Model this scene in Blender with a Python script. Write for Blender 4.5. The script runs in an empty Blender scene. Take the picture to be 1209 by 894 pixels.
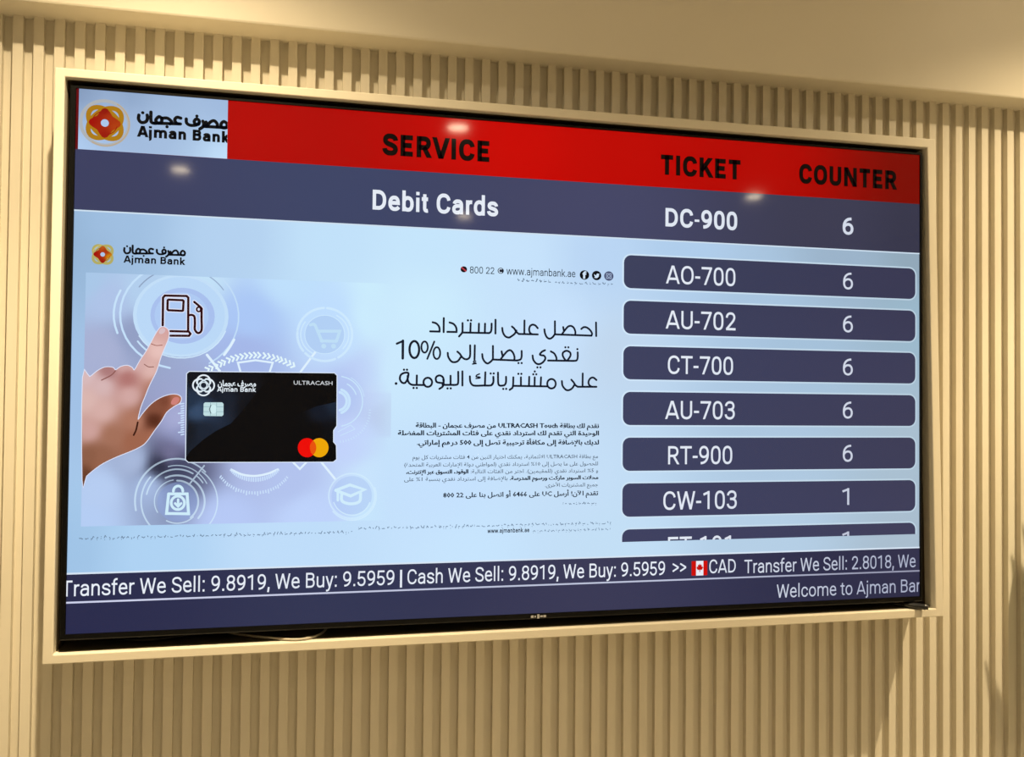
import bpy, bmesh, math, unicodedata
from math import sin, cos, pi, radians
from mathutils import Vector, Matrix, geometry

# ------------------------------------------------------------------ camera, light, exposure
S = bpy.context.scene
COL = S.collection
ZF = 1.25                       # height of the lit screen's bottom edge above the floor
F_PX = 1098.78
YAW, PITCH, ROLL = 0.2304034, 0.0218878, 0.0096400
cam_d = bpy.data.cameras.new('camera')
cam_d.sensor_width = 36.0
cam_d.lens = 36.0 * F_PX / 1209.0
cam_d.clip_start = 0.02
cam = bpy.data.objects.new('camera', cam_d)
COL.objects.link(cam)
fwd = Vector((sin(YAW) * cos(PITCH), cos(YAW) * cos(PITCH), sin(PITCH)))
rgt = Vector((cos(YAW), -sin(YAW), 0))
upv = rgt.cross(fwd)
rg2 = rgt * cos(ROLL) + upv * sin(ROLL)
up2 = upv * cos(ROLL) - rgt * sin(ROLL)
m3 = Matrix((rg2, up2, -fwd)).transposed()
cam.matrix_world = Matrix.Translation((0.36866, -1.71032, 0.40461 + ZF)) @ m3.to_4x4()
S.camera = cam

LAMP_COL = (1.0, 0.79, 0.48)
WASH_W, HOT_W = 86.0, 145.0      # field and hot spot of the two wall washers beside the screen
ROOM_W = 345.0                   # the other downlights of the hall
world = bpy.data.worlds.new('world')
S.world = world
world.use_nodes = True
world.node_tree.nodes['Background'].inputs[0].default_value = (1.0, 0.85, 0.62, 1)
world.node_tree.nodes['Background'].inputs[1].default_value = 0.0
S.view_settings.view_transform = 'Standard'
S.view_settings.look = 'None'
S.view_settings.exposure = 0.0
S.view_settings.gamma = 1.0
S.view_settings.use_curve_mapping = False

# ------------------------------------------------------------------ helpers
def lin(c):
    return tuple(((v / 255) / 12.92 if v / 255 <= 0.04045 else ((v / 255 + 0.055) / 1.055) ** 2.4) for v in c)

def material(name, base, rough=0.5, spec=0.5, noise=0.0, nscale=40.0, bump=0.0, metal=0.0):
    m = bpy.data.materials.new(name)
    m.use_nodes = True
    nt = m.node_tree
    b = nt.nodes['Principled BSDF']
    b.inputs['Base Color'].default_value = (*base, 1)
    b.inputs['Roughness'].default_value = rough
    b.inputs['Specular IOR Level'].default_value = spec
    b.inputs['Metallic'].default_value = metal
    if noise or bump:
        tc = nt.nodes.new('ShaderNodeTexCoord')
        n = nt.nodes.new('ShaderNodeTexNoise')
        n.inputs['Scale'].default_value = nscale
        n.inputs['Detail'].default_value = 4
        nt.links.new(tc.outputs['Object'], n.inputs['Vector'])
        if noise:
            r = nt.nodes.new('ShaderNodeMixRGB')
            r.inputs[1].default_value = (*[v * (1 - noise) for v in base], 1)
            r.inputs[2].default_value = (*[min(1, v * (1 + noise)) for v in base], 1)
            nt.links.new(n.outputs['Fac'], r.inputs[0])
            nt.links.new(r.outputs[0], b.inputs['Base Color'])
        if bump:
            bp = nt.nodes.new('ShaderNodeBump')
            bp.inputs['Strength'].default_value = bump
            bp.inputs['Distance'].default_value = 0.001
            nt.links.new(n.outputs['Fac'], bp.inputs['Height'])
            nt.links.new(bp.outputs[0], b.inputs['Normal'])
    return m

PAINT = material('cream_paint', (0.70, 0.645, 0.525), 0.5, 0.3, 0.03, 6.0, 0.06)
CEIL = material('ceiling_paint', (0.80, 0.79, 0.75), 0.8, 0.2, 0.02, 4.0)
ROOMW = material('room_wall_paint', (0.62, 0.54, 0.42), 0.7, 0.2, 0.03, 3.0)
FLOOR = material('floor_stone', (0.34, 0.32, 0.28), 0.35, 0.4, 0.12, 5.0)
BLACK = material('black_plastic', (0.003, 0.003, 0.003), 0.35, 0.15)
HOUSE = material('black_housing', (0.01, 0.01, 0.01), 0.5, 0.3)
STEEL = material('bracket_steel', (0.12, 0.12, 0.12), 0.45, 0.5, metal=0.8)
GREYCABLE = material('grey_cable', (0.42, 0.38, 0.30), 0.45)
BLACKCABLE = material('black_cable', (0.008, 0.008, 0.008), 0.35)
WHITE = material('white_metal', (0.8, 0.78, 0.74), 0.4)
DARK_STRIP = material('dark_strip', (0.075, 0.055, 0.03), 0.7, 0.2)
POT = material('pot_glaze', (0.55, 0.52, 0.48), 0.4, 0.5, 0.05, 12.0)
SOIL = material('soil', (0.05, 0.035, 0.025), 0.95, 0.1, 0.3, 60.0)
LEAF = material('leaf_green', (0.06, 0.16, 0.04), 0.45, 0.4, 0.25, 9.0)
BARK = material('bark', (0.16, 0.11, 0.07), 0.85, 0.2, 0.3, 30.0)
EMBLEM = material('grey_print', (0.45, 0.45, 0.45), 0.4)

LENS = bpy.data.materials.new('lamp_lens')
LENS.use_nodes = True
_b = LENS.node_tree.nodes['Principled BSDF']
_b.inputs['Base Color'].default_value = (0.8, 0.8, 0.8, 1)
_b.inputs['Emission Color'].default_value = (1.0, 0.82, 0.56, 1)
_b.inputs['Emission Strength'].default_value = 140.0

# the lit display: each pixel gives off the picture's colour with the screen's falloff painted in, under a semi-gloss glass
PIX = bpy.data.materials.new('display_pixels')
PIX.use_nodes = True
_nt = PIX.node_tree
_b = _nt.nodes['Principled BSDF']
_b.inputs['Base Color'].default_value = (0.002, 0.002, 0.002, 1)
_b.inputs['Roughness'].default_value = 0.06
_b.inputs['Specular IOR Level'].default_value = 0.13
_b.inputs['Emission Strength'].default_value = 1.0
_a = _nt.nodes.new('ShaderNodeAttribute')
_a.attribute_name = 'Col'
_nt.links.new(_a.outputs['Color'], _b.inputs['Emission Color'])

def W(x, y, z):
    return Vector((x, y, z + ZF))

def tag(o, label, cat, group=None):
    o['label'] = label
    o['category'] = cat
    if group:
        o['group'] = group
    return o

def link(name, me, parent=None, mat=None):
    o = bpy.data.objects.new(name, me)
    COL.objects.link(o)
    if mat:
        me.materials.append(mat)
    if parent:
        o.parent = parent
    return o

def empty(name, loc, label, cat, group=None):
    o = bpy.data.objects.new(name, None)
    COL.objects.link(o)
    o.location = loc
    o.empty_display_size = 0.05
    return tag(o, label, cat, group)

def struct(o):
    o['kind'] = 'structure'
    return o

def box(bm, x0, x1, y0, y1, z0, z1):
    vs = [bm.verts.new((x, y, z)) for x in (x0, x1) for y in (y0, y1) for z in (z0, z1)]
    for f in ((0, 1, 3, 2), (4, 6, 7, 5), (0, 4, 5, 1), (2, 3, 7, 6), (0, 2, 6, 4), (1, 5, 7, 3)):
        bm.faces.new([vs[i] for i in f])
    return vs

def finish(name, bm, mat, parent=None, origin=None, smooth=False, bevel=0.0):
    bmesh.ops.recalc_face_normals(bm, faces=bm.faces)
    me = bpy.data.meshes.new(name)
    if origin is not None:
        bmesh.ops.translate(bm, verts=bm.verts, vec=-Vector(origin))
    bm.to_mesh(me)
    bm.free()
    if smooth:
        for p in me.polygons:
            p.use_smooth = True
    o = link(name, me, parent, mat)
    if origin is not None and parent is None:
        o.location = origin
    if bevel:
        b = o.modifiers.new('bevel', 'BEVEL')
        b.width = bevel
        b.segments = 2
        b.limit_method = 'ANGLE'
    return o

def lathe(bm, prof, n=32, c=(0, 0, 0)):
    rings = []
    for r, z in prof:
        rings.append([bm.verts.new((c[0] + r * cos(2 * pi * i / n), c[1] + r * sin(2 * pi * i / n), c[2] + z)) for i in range(n)])
    for a, b in zip(rings, rings[1:]):
        for i in range(n):
            bm.faces.new((a[i], a[(i + 1) % n], b[(i + 1) % n], b[i]))
    return rings

def catmull(P, closed=False, k=6):
    P = [Vector(p) for p in P]
    n = len(P)
    if n < 3:
        return P
    out = []
    for i in range(n if closed else n - 1):
        p1, p2 = P[i], P[(i + 1) % n]
        p0 = P[i - 1] if (closed or i > 0) else p1 * 2 - p2
        p3 = P[(i + 2) % n] if (closed or i + 2 < n) else p2 * 2 - p1
        for j in range(k):
            t = j / k
            out.append(0.5 * ((2 * p1) + (p2 - p0) * t + (2 * p0 - 5 * p1 + 4 * p2 - p3) * t * t + (3 * p1 - p0 - 3 * p2 + p3) * t ** 3))
    if not closed:
        out.append(P[-1])
    return out

def tube(bm, pts, rad, n=10, k=8):
    pts = catmull([Vector(p) for p in pts], False, k)
    rings = []
    up = Vector((0.013, 0.021, 1))
    for i, p in enumerate(pts):
        t = (pts[min(i + 1, len(pts) - 1)] - pts[max(i - 1, 0)]).normalized()
        a = t.cross(up)
        if a.length < 0.05:
            a = t.cross(Vector((0, 1, 0)))
        a.normalize()
        b = t.cross(a)
        r = rad(i / (len(pts) - 1)) if callable(rad) else rad
        rings.append([bm.verts.new(p + (a * cos(2 * pi * j / n) + b * sin(2 * pi * j / n)) * r) for j in range(n)])
    for r0, r1 in zip(rings, rings[1:]):
        for j in range(n):
            bm.faces.new((r0[j], r0[(j + 1) % n], r1[(j + 1) % n], r1[j]))
    bm.faces.new(rings[0])
    bm.faces.new(rings[-1])

# ------------------------------------------------------------------ the room
XL, XR, YB, ZC = -2.3, 4.3, -7.0, 1.5     # z here counts from the screen's bottom edge
YS, SD, PITCHW, SWID = 0.09, 0.014, 0.034, 0.0168
YP = YS + SD
SOF = 1.079
OUT_Q = [(-0.0328, 0.959), (1.681, 0.962), (1.701, -0.0424), (-0.0336, -0.0474)]
INN_Q = [(-0.0166, 0.944), (1.6624, 0.943), (1.6824, -0.0254), (-0.0168, -0.0314)]
YF = -0.01

bm = bmesh.new()
box(bm, XL - 0.1, XR + 0.1, YP, YP + 0.15, 0, ZC + ZF)
k0 = int((XL + 0.126) / PITCHW)
k = k0
while -0.126 + k * PITCHW + SWID < XR:
    x0 = -0.126 + k * PITCHW
    x1 = x0 + SWID
    top = SOF + ZF + 0.002
    if x1 > -0.030 and x0 < 1.685:
        box(bm, x0, x1, YS, YP + 0.001, 0.0, -0.03 + ZF)
        box(bm, x0, x1, YS, YP + 0.001, 0.95 + ZF, top)
    else:
        box(bm, x0, x1, YS, YP + 0.001, 0.0, top)
    k += 1
struct(finish('wall_front', bm, PAINT))

bm = bmesh.new()
box(bm, XL, XR, 0.022, YP + 0.02, SOF + ZF, ZC + ZF)
o = struct(finish('trim_1', bm, PAINT, bevel=0.004))

def shell(name, mat, *b):
    bm = bmesh.new()
    box(bm, *b)
    return struct(finish(name, bm, mat))
shell('floor', FLOOR, XL - 0.1, XR + 0.1, YB - 0.1, YP + 0.15, -0.1, 0)
shell('ceiling', CEIL, XL - 0.1, XR + 0.1, YB - 0.1, YP + 0.15, ZC + ZF, ZC + ZF + 0.1)
shell('wall_left', PAINT, XL - 0.1, XL, YB, YP + 0.1, 0, ZC + ZF)
shell('wall_right', ROOMW, XR, XR + 0.1, YB, YP + 0.1, 0, ZC + ZF)
shell('wall_back', ROOMW, XL - 0.1, XR + 0.1, YB - 0.1, YB, 0, ZC + ZF)

# ------------------------------------------------------------------ frame round the screen
FR_ORG = W(0.83, YS, -0.045)
bm = bmesh.new()
def loop(q, y):
    return [bm.verts.new(W(x, y, z)) for x, z in q]
of, inf = loop(OUT_Q, YF), loop(INN_Q, YF)
ob, inb = loop(OUT_Q, YP), loop(INN_Q, YP)
for i in range(4):
    j = (i + 1) % 4
    bm.faces.new((of[i], of[j], inf[j], inf[i]))
    bm.faces.new((inf[i], inf[j], inb[j], inb[i]))
    bm.faces.new((ob[i], ob[j], of[j], of[i]))
    bm.faces.new((inb[i], inb[j], ob[j], ob[i]))
frame = tag(finish('recess_frame', bm, PAINT, None, FR_ORG, bevel=0.0018),
    'cream painted box frame standing proud of the slats around the television', 'frame')
bm = bmesh.new()                                   # thin strips deep inside the box, darker than the frame
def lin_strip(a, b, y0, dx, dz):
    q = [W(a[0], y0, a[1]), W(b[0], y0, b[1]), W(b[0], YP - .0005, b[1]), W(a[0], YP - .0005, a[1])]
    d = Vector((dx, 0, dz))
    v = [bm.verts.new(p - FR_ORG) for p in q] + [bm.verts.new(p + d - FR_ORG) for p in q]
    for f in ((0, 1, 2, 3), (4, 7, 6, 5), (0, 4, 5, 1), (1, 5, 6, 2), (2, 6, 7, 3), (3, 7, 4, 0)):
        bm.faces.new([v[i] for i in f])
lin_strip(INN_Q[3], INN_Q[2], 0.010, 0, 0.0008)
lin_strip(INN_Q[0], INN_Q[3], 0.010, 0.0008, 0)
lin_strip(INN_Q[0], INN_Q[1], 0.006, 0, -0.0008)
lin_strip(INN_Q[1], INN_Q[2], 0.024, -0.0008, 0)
finish('inner_strips', bm, DARK_STRIP, frame)['label'] = 'dark inner strips'
ART = {
    'headline': 's4.4:718.8,445.8 726.7,448.2 732.3,454.2 734,460.8 733.6,465.7|l4.4:734.1,465.5 713.5,465.5|l4.4:742.8,436.1 742.8,466.4|s4.4:755.7,445.2 763.7,447.8 769.3,454 771.1,460.7 770.7,465.4|l4.4:771.2,465.4 750.9,465.6|s4.4:784,445.6 784.1,457 783.4,466.2 776.7,474.8|l4.4:783.4,466.2 843.2,465.9|l4.4:801.9,445.6 801.4,465.8|d5:795.8,439.4|d5:802.8,439.2|l4.4:820.3,445.9 820,465.8|l4.4:833.9,445.5 833.6,465.4|s4.4:848.5,445.1 848.3,457 846.3,463.8 841.5,466.1|l4.4:857.2,436.4 857.3,466.5|s4.4:872.4,453.8 873.9,463.1 879.2,471.7 887.4,474.6 893.6,471.5 900.5,466 903.5,460.6 904.4,458.8|s4.4:894.3,450.2 899.8,454.9 904.1,461.5 909.9,466|l4.4:909.6,466.2 953.1,466.1|l4.4:922.5,436.1 922.4,465.5|s4.4:952.9,452.2 947.4,446.5 940.9,444.8 935.4,448.2 933.3,455.4 935.2,462.5 939.3,465.6|s4.4:968.1,454.5 969.7,463.4 974,471.7 980.3,474.9 987,471.5 992.5,464.2|l4.4:992.2,435.9 992.5,465.3|l4.4:991.9,465 1077.7,465.7|s4.4:1011.4,448.3 1012.2,452.4 1013.3,456.9|s4.4:1008.2,464.9 1014.8,455.9 1022.2,447.3 1029.1,445.1 1035.7,448.7 1039.6,457.1 1039.6,464.8|s4.4:1053.6,451.3 1059.2,447.2 1066.8,447.9 1074.4,453.5 1078.8,460.6 1077.7,465.7|l4.4:1088.1,435.9 1088.8,466.3|l5.4:655.1,487.1 655.2,524.9|l4.6:655.6,487.6 642.2,493.7|c5:690.1,505.3 689.2,513.1 686.4,519.5 682.3,523 677.7,523.1 673.6,519.7 670.6,513.5 669.5,505.7 670.4,497.9 673.2,491.5 677.3,487.9 681.9,487.8 686.1,491.2 689,497.5|c4:708.8,499.4 708.1,504.6 706.3,508.8 703.5,511.2 700.5,511.3 697.7,509 695.7,504.9 695,499.7 695.6,494.5 697.5,490.3 700.2,488 703.3,487.9 706.1,490.1 708,494.3|l4:722.7,487.3 708,524.8|c4:735.8,511.9 735.1,517.4 733.1,521.9 730.2,524.4 727,524.5 724,522.1 721.9,517.7 721.1,512.2 721.8,506.7 723.8,502.2 726.7,499.7 729.9,499.6 732.9,502 735,506.4|s4.4:752.3,511.2 753.6,519.9 759.8,528.9 766.8,531 774.9,528.1 781.8,518.3|s4.4:773.4,508 779,512.9 784.7,520.6 792.7,524.3 799.5,521.2 801.6,513.9 801.5,502.9 801.4,493.7|l4.4:811.7,493.5 811.3,524.7|s3:813.9,527.9 809.8,528 809.8,531.1 813.9,531.6|l3:807.1,534.3 815.1,533|s4.4:828.3,512.4 829.7,521.5 834.5,529.2 840.7,532.4 847.3,528.3 852.3,522.8|l4.4:852,493.9 852.3,523.8|l4.4:851.3,523.6 907.2,524.7|s4.4:871.5,505.4 872.4,509.4 873.6,514.4|s4.4:868.6,524.1 876.3,513.7 883.8,505.2 890.9,502.4 897.2,507.9 900.6,516.9 900.2,524.1|s4.4:916.7,503.5 916.8,515.5 914.2,522.2 906,524.8|d5:909.8,530.3|d5:917,530.2|s4.4:941.7,513 943.2,521.7 949.1,529.6 956.4,531.9 964.7,528.1 970.9,519.5 968.1,513.1 961.4,512 958.3,509.7 963.5,503.9 970.1,500.7|d5:952.9,539|d5:960,538.9|s4.4:983.3,503.1 991.1,507.4 996.1,516 996.7,523.1|l4.4:977.2,523.4 1037.3,523.1|c4.4:1019.7,500.9 1027.6,504.2 1029.1,510.3 1025.6,517.4 1019.9,523 1014,517.7 1010.7,510.6 1012.2,504.5|d5:1016.9,493.2|d5:1023.9,493.1|s4.4:1045.6,503.8 1045.7,515 1043.2,521.8 1035.2,523.2|d5:1044.9,496.7|d6:641.6,578.8|c4.4:667.6,556.4 658.8,555.9 651.5,560.5 649.7,569.3 654.2,576.5 660.7,577.1 665.8,569.1|s4.4:666.1,562.3 666.8,572 670.4,578.2 676.7,581.2 686.5,581.3|d5:658.2,549.1|d5:664.6,549|l4.4:685.9,561 685.7,581.1|d5:679.1,587.8|d5:686,587.8|l4.4:684.6,581.3 703.2,581.3|c4.4:718.9,575.2 718,579.5 715.5,582.9 711.8,584.8 707.7,584.9 704,583 701.3,579.7 700.4,575.4 701.2,571.2 703.8,567.7 707.5,565.8 711.6,565.7 715.3,567.6 717.9,571|c4.4:735.2,560.2 741.5,563.1 744,569 743.3,575.8 735.7,576 728.8,574.1 726.7,567.2 729.2,562.3|s4.4:743.2,569 744.1,577.8 741.4,584.7 734.9,589.1|l4.4:741.7,580.4 769.6,580.2|l4.4:759,560.5 759.2,580.2|d5:752.7,587.9|d5:759.7,587.8|s4.4:775.7,551.7 775.9,573.4 773.6,579.2 765.6,580.5|l4.4:784.9,550.6 785.2,581.2|s4.4:801.5,561.2 802.2,571.1 805.7,578.4 812.8,581.3 834,580.6|l4.4:835.7,551.8 835,580|s3:822.6,555.5 816.6,558.4 815.6,561.6 822.7,562.3 823.7,564.3 815.2,565.6|s4.4:853.7,561.4 853.8,572.4 849.2,579.8 834,580.8|d5:847.5,554.2|d5:854.4,554|s4.4:863.9,552 864.6,574.8 867.4,579.9 871.7,580.7|s4.4:882.1,561 882,572.5 878.7,579.1 870.6,580.7|d5:876,587.5|d5:882.6,587.4|s4.4:853.5,561.5 853.6,572.8 849.4,579.9|s4.4:898.5,561.8 898.2,576.4 896.6,584.7 890.5,589.4|l4.4:897.8,580.6 976.9,580.8|l4.4:915.6,561.6 915.8,580.3|d5:909.8,554|d5:916.6,553.9|l4.4:934.5,560.3 934.1,580.5|l4.4:947,561.1 946.8,580.4|l4.4:961.5,560.9 960.6,580.6|d5:946.9,548.2|d5:943.7,554.5|d5:950.6,554.4|c4.4:995.3,574.7 994.4,579.3 991.7,583 987.8,585 983.5,585.1 979.5,583.1 976.8,579.5 975.8,575 976.7,570.4 979.4,566.7 983.3,564.6 987.6,564.6 991.6,566.6 994.3,570.2|s4.4:1009.5,568.6 1011.1,578.7 1018,587.1 1025,588.7 1033.1,584.6 1039.2,575.6|s4.4:1031.4,565.2 1037,571.4 1041.4,577.7 1047,580.8|l4.4:1046.3,580.8 1090.2,580.3|l4.4:1057.8,551 1057.6,580.7|s4.4:1090.1,565 1082.2,559.6 1074.9,562.4 1071.4,569.9 1073.5,576.7 1079.1,580.4',
    'bank_arabic': 's5.6:117.5,44.5 117.2,53 122.7,59.1 131.3,56.6 133.9,49.6 133.2,43.3|d5.5:124.8,39.2|s5.6:140.3,36.6 140.6,53.8 143.6,58.3 149.8,58.9|c5.6:155.8,44.7 161.3,49 159.7,56.3 153,57.3 149.9,51.7|l5.6:146.1,58.6 197.1,56.3|s5.6:162,47.3 172,46.6 180.3,53.3 177.1,57.8|d5.5:171.5,64.1|s5.6:197.6,44.5 190.6,43.2 186.2,48.1 188.8,54.8 193.3,56.3|s5.6:208.2,45.3 209.1,53.2 215.9,57.5 227.2,56.4 233,51.9|c5.6:228.3,43.7 233.4,47.3 232.2,54.1 225.9,54.1 223.8,48.6|d5.5:228.7,37.8|s5.6:240.5,47.3 242.3,53.3 240.7,58.8 234.9,63.8|l5.6:242.4,57.9 286.9,57.1|s5.6:248.7,57.4 254.9,48.1 262.5,44.8 268.4,50.5 269.1,57.2|l5.6:246.8,48.7 248.2,56.6|c5.6:281.6,44.9 288.1,49.8 285.7,57.2 278,57.3 276.1,50.7',
    'hand': 'c0:22.4,575.2 34.9,574 48.9,561.9 63,554.2 77.3,554.6 82.8,559.6 92.2,552.7 104.3,550.1 113.3,554 118.2,559.1 128.2,540 140.7,519.2 154.8,490.1 161.3,478.2 167,471.5 174.8,471.7 181.5,479.1 180.9,493.3 175.4,508.9 166.9,532.4 159.2,560.1 146.8,587.8 137.5,613.6 130.8,632.5 126,655.8 128.6,656.5 136.4,644.5 150.7,627.2 166.7,615.1 184.4,608 199.1,607.2 207.4,613 205.3,623.3 194.6,630.3 180.1,642.5 170.7,659.8 158,678.7 142.3,702.7 129.6,712.9 110.5,722.1 88.3,731.5 63.2,744.3 44.6,758.3 32.2,770 25.5,778.4',
    'hand_nail': 'c0:166.7,473.8 173.2,473.6 174.9,478.7 171,484 165.3,485 162.8,480.8',
    'thumb_nail': 'c0:194.3,613.1 202.5,613 204.2,618.9 197.8,626.9 189.6,626.9 188.9,621.1',
    'hand_lines': 's2.2:82.8,560.7 74.4,570 57.1,579.8|s3.4:126.1,663.4 123.2,678.7 118.9,689|s1.6:136.4,546.8 144.5,551.8 154.2,551.6|s1.6:148.6,505.3 158.4,508.5 169.7,507.5',
    'pump': 'l4.6:169.9,467.6 169.6,411.5 172.9,407.1 214.7,406.6 218,409.8 218.8,476.7|l4.6:184.7,478.8 220,478.8 223.4,483.2 220.6,487.4 184.9,488|l4.6:178.5,416.4 180.1,415.1 207.4,415.4 209.1,417.1 208.3,436.2 206.6,437.1 179.9,436.6 178.4,434.9 178.5,416.4|s4.6:220.3,445.4 226,444.9 230.6,448.6 231.6,462.5 231.8,474.6 238.2,481.4 244.7,475.2 244.4,455.1 244.1,436 243.2,429.9 229.7,418.1|c3.4:242.5,432.9 241.8,435.6 239.9,437.3 237.4,437.4 235.4,435.8 234.6,433.1 235.3,430.5 237.3,428.7 239.7,428.7 241.7,430.2',
    'cart': 's7:461.4,458.5 468.9,457.3 474.1,465.9 485.3,492.3|l7:484,491.5 515.1,491.6|l7:476.2,471.3 521.9,470.1 515.6,490.8|d11:489.3,502.5|d11:509.6,502.1',
    'links': 'l4.5:471.7,515.9 442.9,556.8|l4.5:488,745.7 516.9,781.3|l4:430.1,745.3 444.2,759.3 457,745.5|l5:256.1,525.4 281.5,558|s5:289.7,524.7 301,507.4 308.5,493.1|l4:322.1,558.4 316.9,540.3 351.9,534.6 386.3,539 380.6,557.4|s4.5:308.4,760.2 329,769.7 354.4,772.9 379.7,768.3 399.6,759.8',
    'cart_disc': 'd10:491,477.9',
    'cart_ring': 's6.5:495.1,422.3 503,423.3 510.7,425.4 518,428.5 524.8,432.7 530.9,437.8 536.2,443.7 540.6,450.2 544,457.4|s6.5:545.5,462 547.3,471 547.6,480.1 546.3,489.2 543.6,498 539.4,506.3 534,513.7 527.4,520.2 519.9,525.5|s6.5:512.8,529.1 505,531.7 496.9,533.2 488.7,533.5 480.5,532.6 472.6,530.6 465.1,527.4 458.1,523.2 451.9,518.1|s6.5:447.3,513.1 444.2,508.9 441.5,504.5 439.3,499.8 437.5,495 436.2,490 435.4,484.9 435,479.7 435.2,474.5|s6.5:435.7,469.7 436.4,466.4 437.2,463.1 438.3,459.8 439.5,456.7 440.9,453.6 442.6,450.6 444.4,447.7 446.3,444.9|s6.5:448.8,441.9 452.7,437.8 457,434.2 461.6,430.9 466.5,428.2 471.7,425.9 477.1,424.2 482.6,423 488.2,422.3|s4.4:515.2,437.2 524,442.9 531.3,450.3 536.7,459 539.8,468.6 540.7,478.7 539.2,488.7 535.3,498.2 529.4,506.7|s4.4:466.9,518.3 458.5,512.9 451.6,506 446.4,498 443.1,489 441.8,479.6 442.6,470.2 445.5,461 450.3,452.6|c3:532.3,476.9 528.4,494.6 517.1,508.9 500.7,517.1 482.4,517.5 465.9,510 454.3,496.3 450.1,478.9 453.8,461.4 465,447.1 481.3,438.8 499.6,438.2 516.2,445.6 527.9,459.4',
    'target': 's8:523.7,598.8 528,600.5 531.7,603.1 534.8,606.6 536.9,610.7 538.1,615.2 538.1,619.9 537.1,624.4 535.1,628.5 532.1,632.1 528.4,634.8 524.2,636.5|s8:527.3,593.5 532.4,596 536.8,599.5 540.3,604 542.8,609.1 544.1,614.6 544.2,620.3 543,625.9 540.7,631.1 537.2,635.6 532.9,639.2 527.9,641.8|s5:527.3,565.4 540,569.2 551.4,576.1 560.8,585.8 567.4,597.5 570.9,610.5 571.1,624 567.9,637.1 561.6,648.9 552.5,658.7 541.3,665.8 528.7,669.8|s4:546.5,567.8 550.4,570.2 554,572.8 557.4,575.8 560.6,579 563.5,582.5 566.2,586.2 568.5,590.1 570.5,594.2 572.2,598.4 573.6,602.8 574.6,607.2|s5:539.1,581.2 541.4,582.6 543.5,584.1 545.6,585.8 547.6,587.5 549.4,589.4 551.1,591.5 552.7,593.6 554.2,595.8 555.5,598.1 556.6,600.5 557.6,603|l4:585.4,635.7 588.9,635.7|l4:585.2,641.4 588.7,641.7|l4:584.5,647.1 588,647.7|l4:583.3,652.7 586.8,653.6|l4:581.7,658.1 585,659.3|l4:579.5,663.4 582.8,664.9|l4:576.9,668.5 580,670.3|l4:573.9,673.3 576.8,675.4|l4:570.4,677.8 573.2,680.2|l4:566.6,682.1 569.2,684.6|l4:562.4,685.9 564.7,688.7|l4:557.9,689.4 560,692.3|l4:553.1,692.4 554.9,695.6|l4:548.1,695.1 549.6,698.3|l4:542.8,697.3 544,700.6|l4:537.4,699 538.3,702.4|l4:531.8,700.2 532.5,703.7|l4:526.2,700.9 526.5,704.5|l4:520.8,682.4 547.1,667.4 556.1,676.3 526.8,689.8',
    'bag': 'l6.5:186.9,807.3 222.3,807.8 225.7,848.1 183.6,846.7 186.9,807.3|s6:195.8,802.1 196.5,798.1 198.4,794.7 201.3,792.5 204.7,791.7 208.2,792.5 211.2,794.9 213.2,798.3 214,802.3|c6:217.5,825.9 216.3,831.7 212.9,836.3 207.8,838.8 202.1,838.7 197,836 193.4,831.3 192.1,825.5 193.2,819.7 196.7,815.1 201.7,812.6 207.4,812.7 212.5,815.4 216.1,820.1|l5.5:205.2,819 205.4,832.4|l5.5:199.5,826.6 205.4,832.8 211.1,826.8',
    'bag_disc': 'd10:205.3,823.8',
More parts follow.
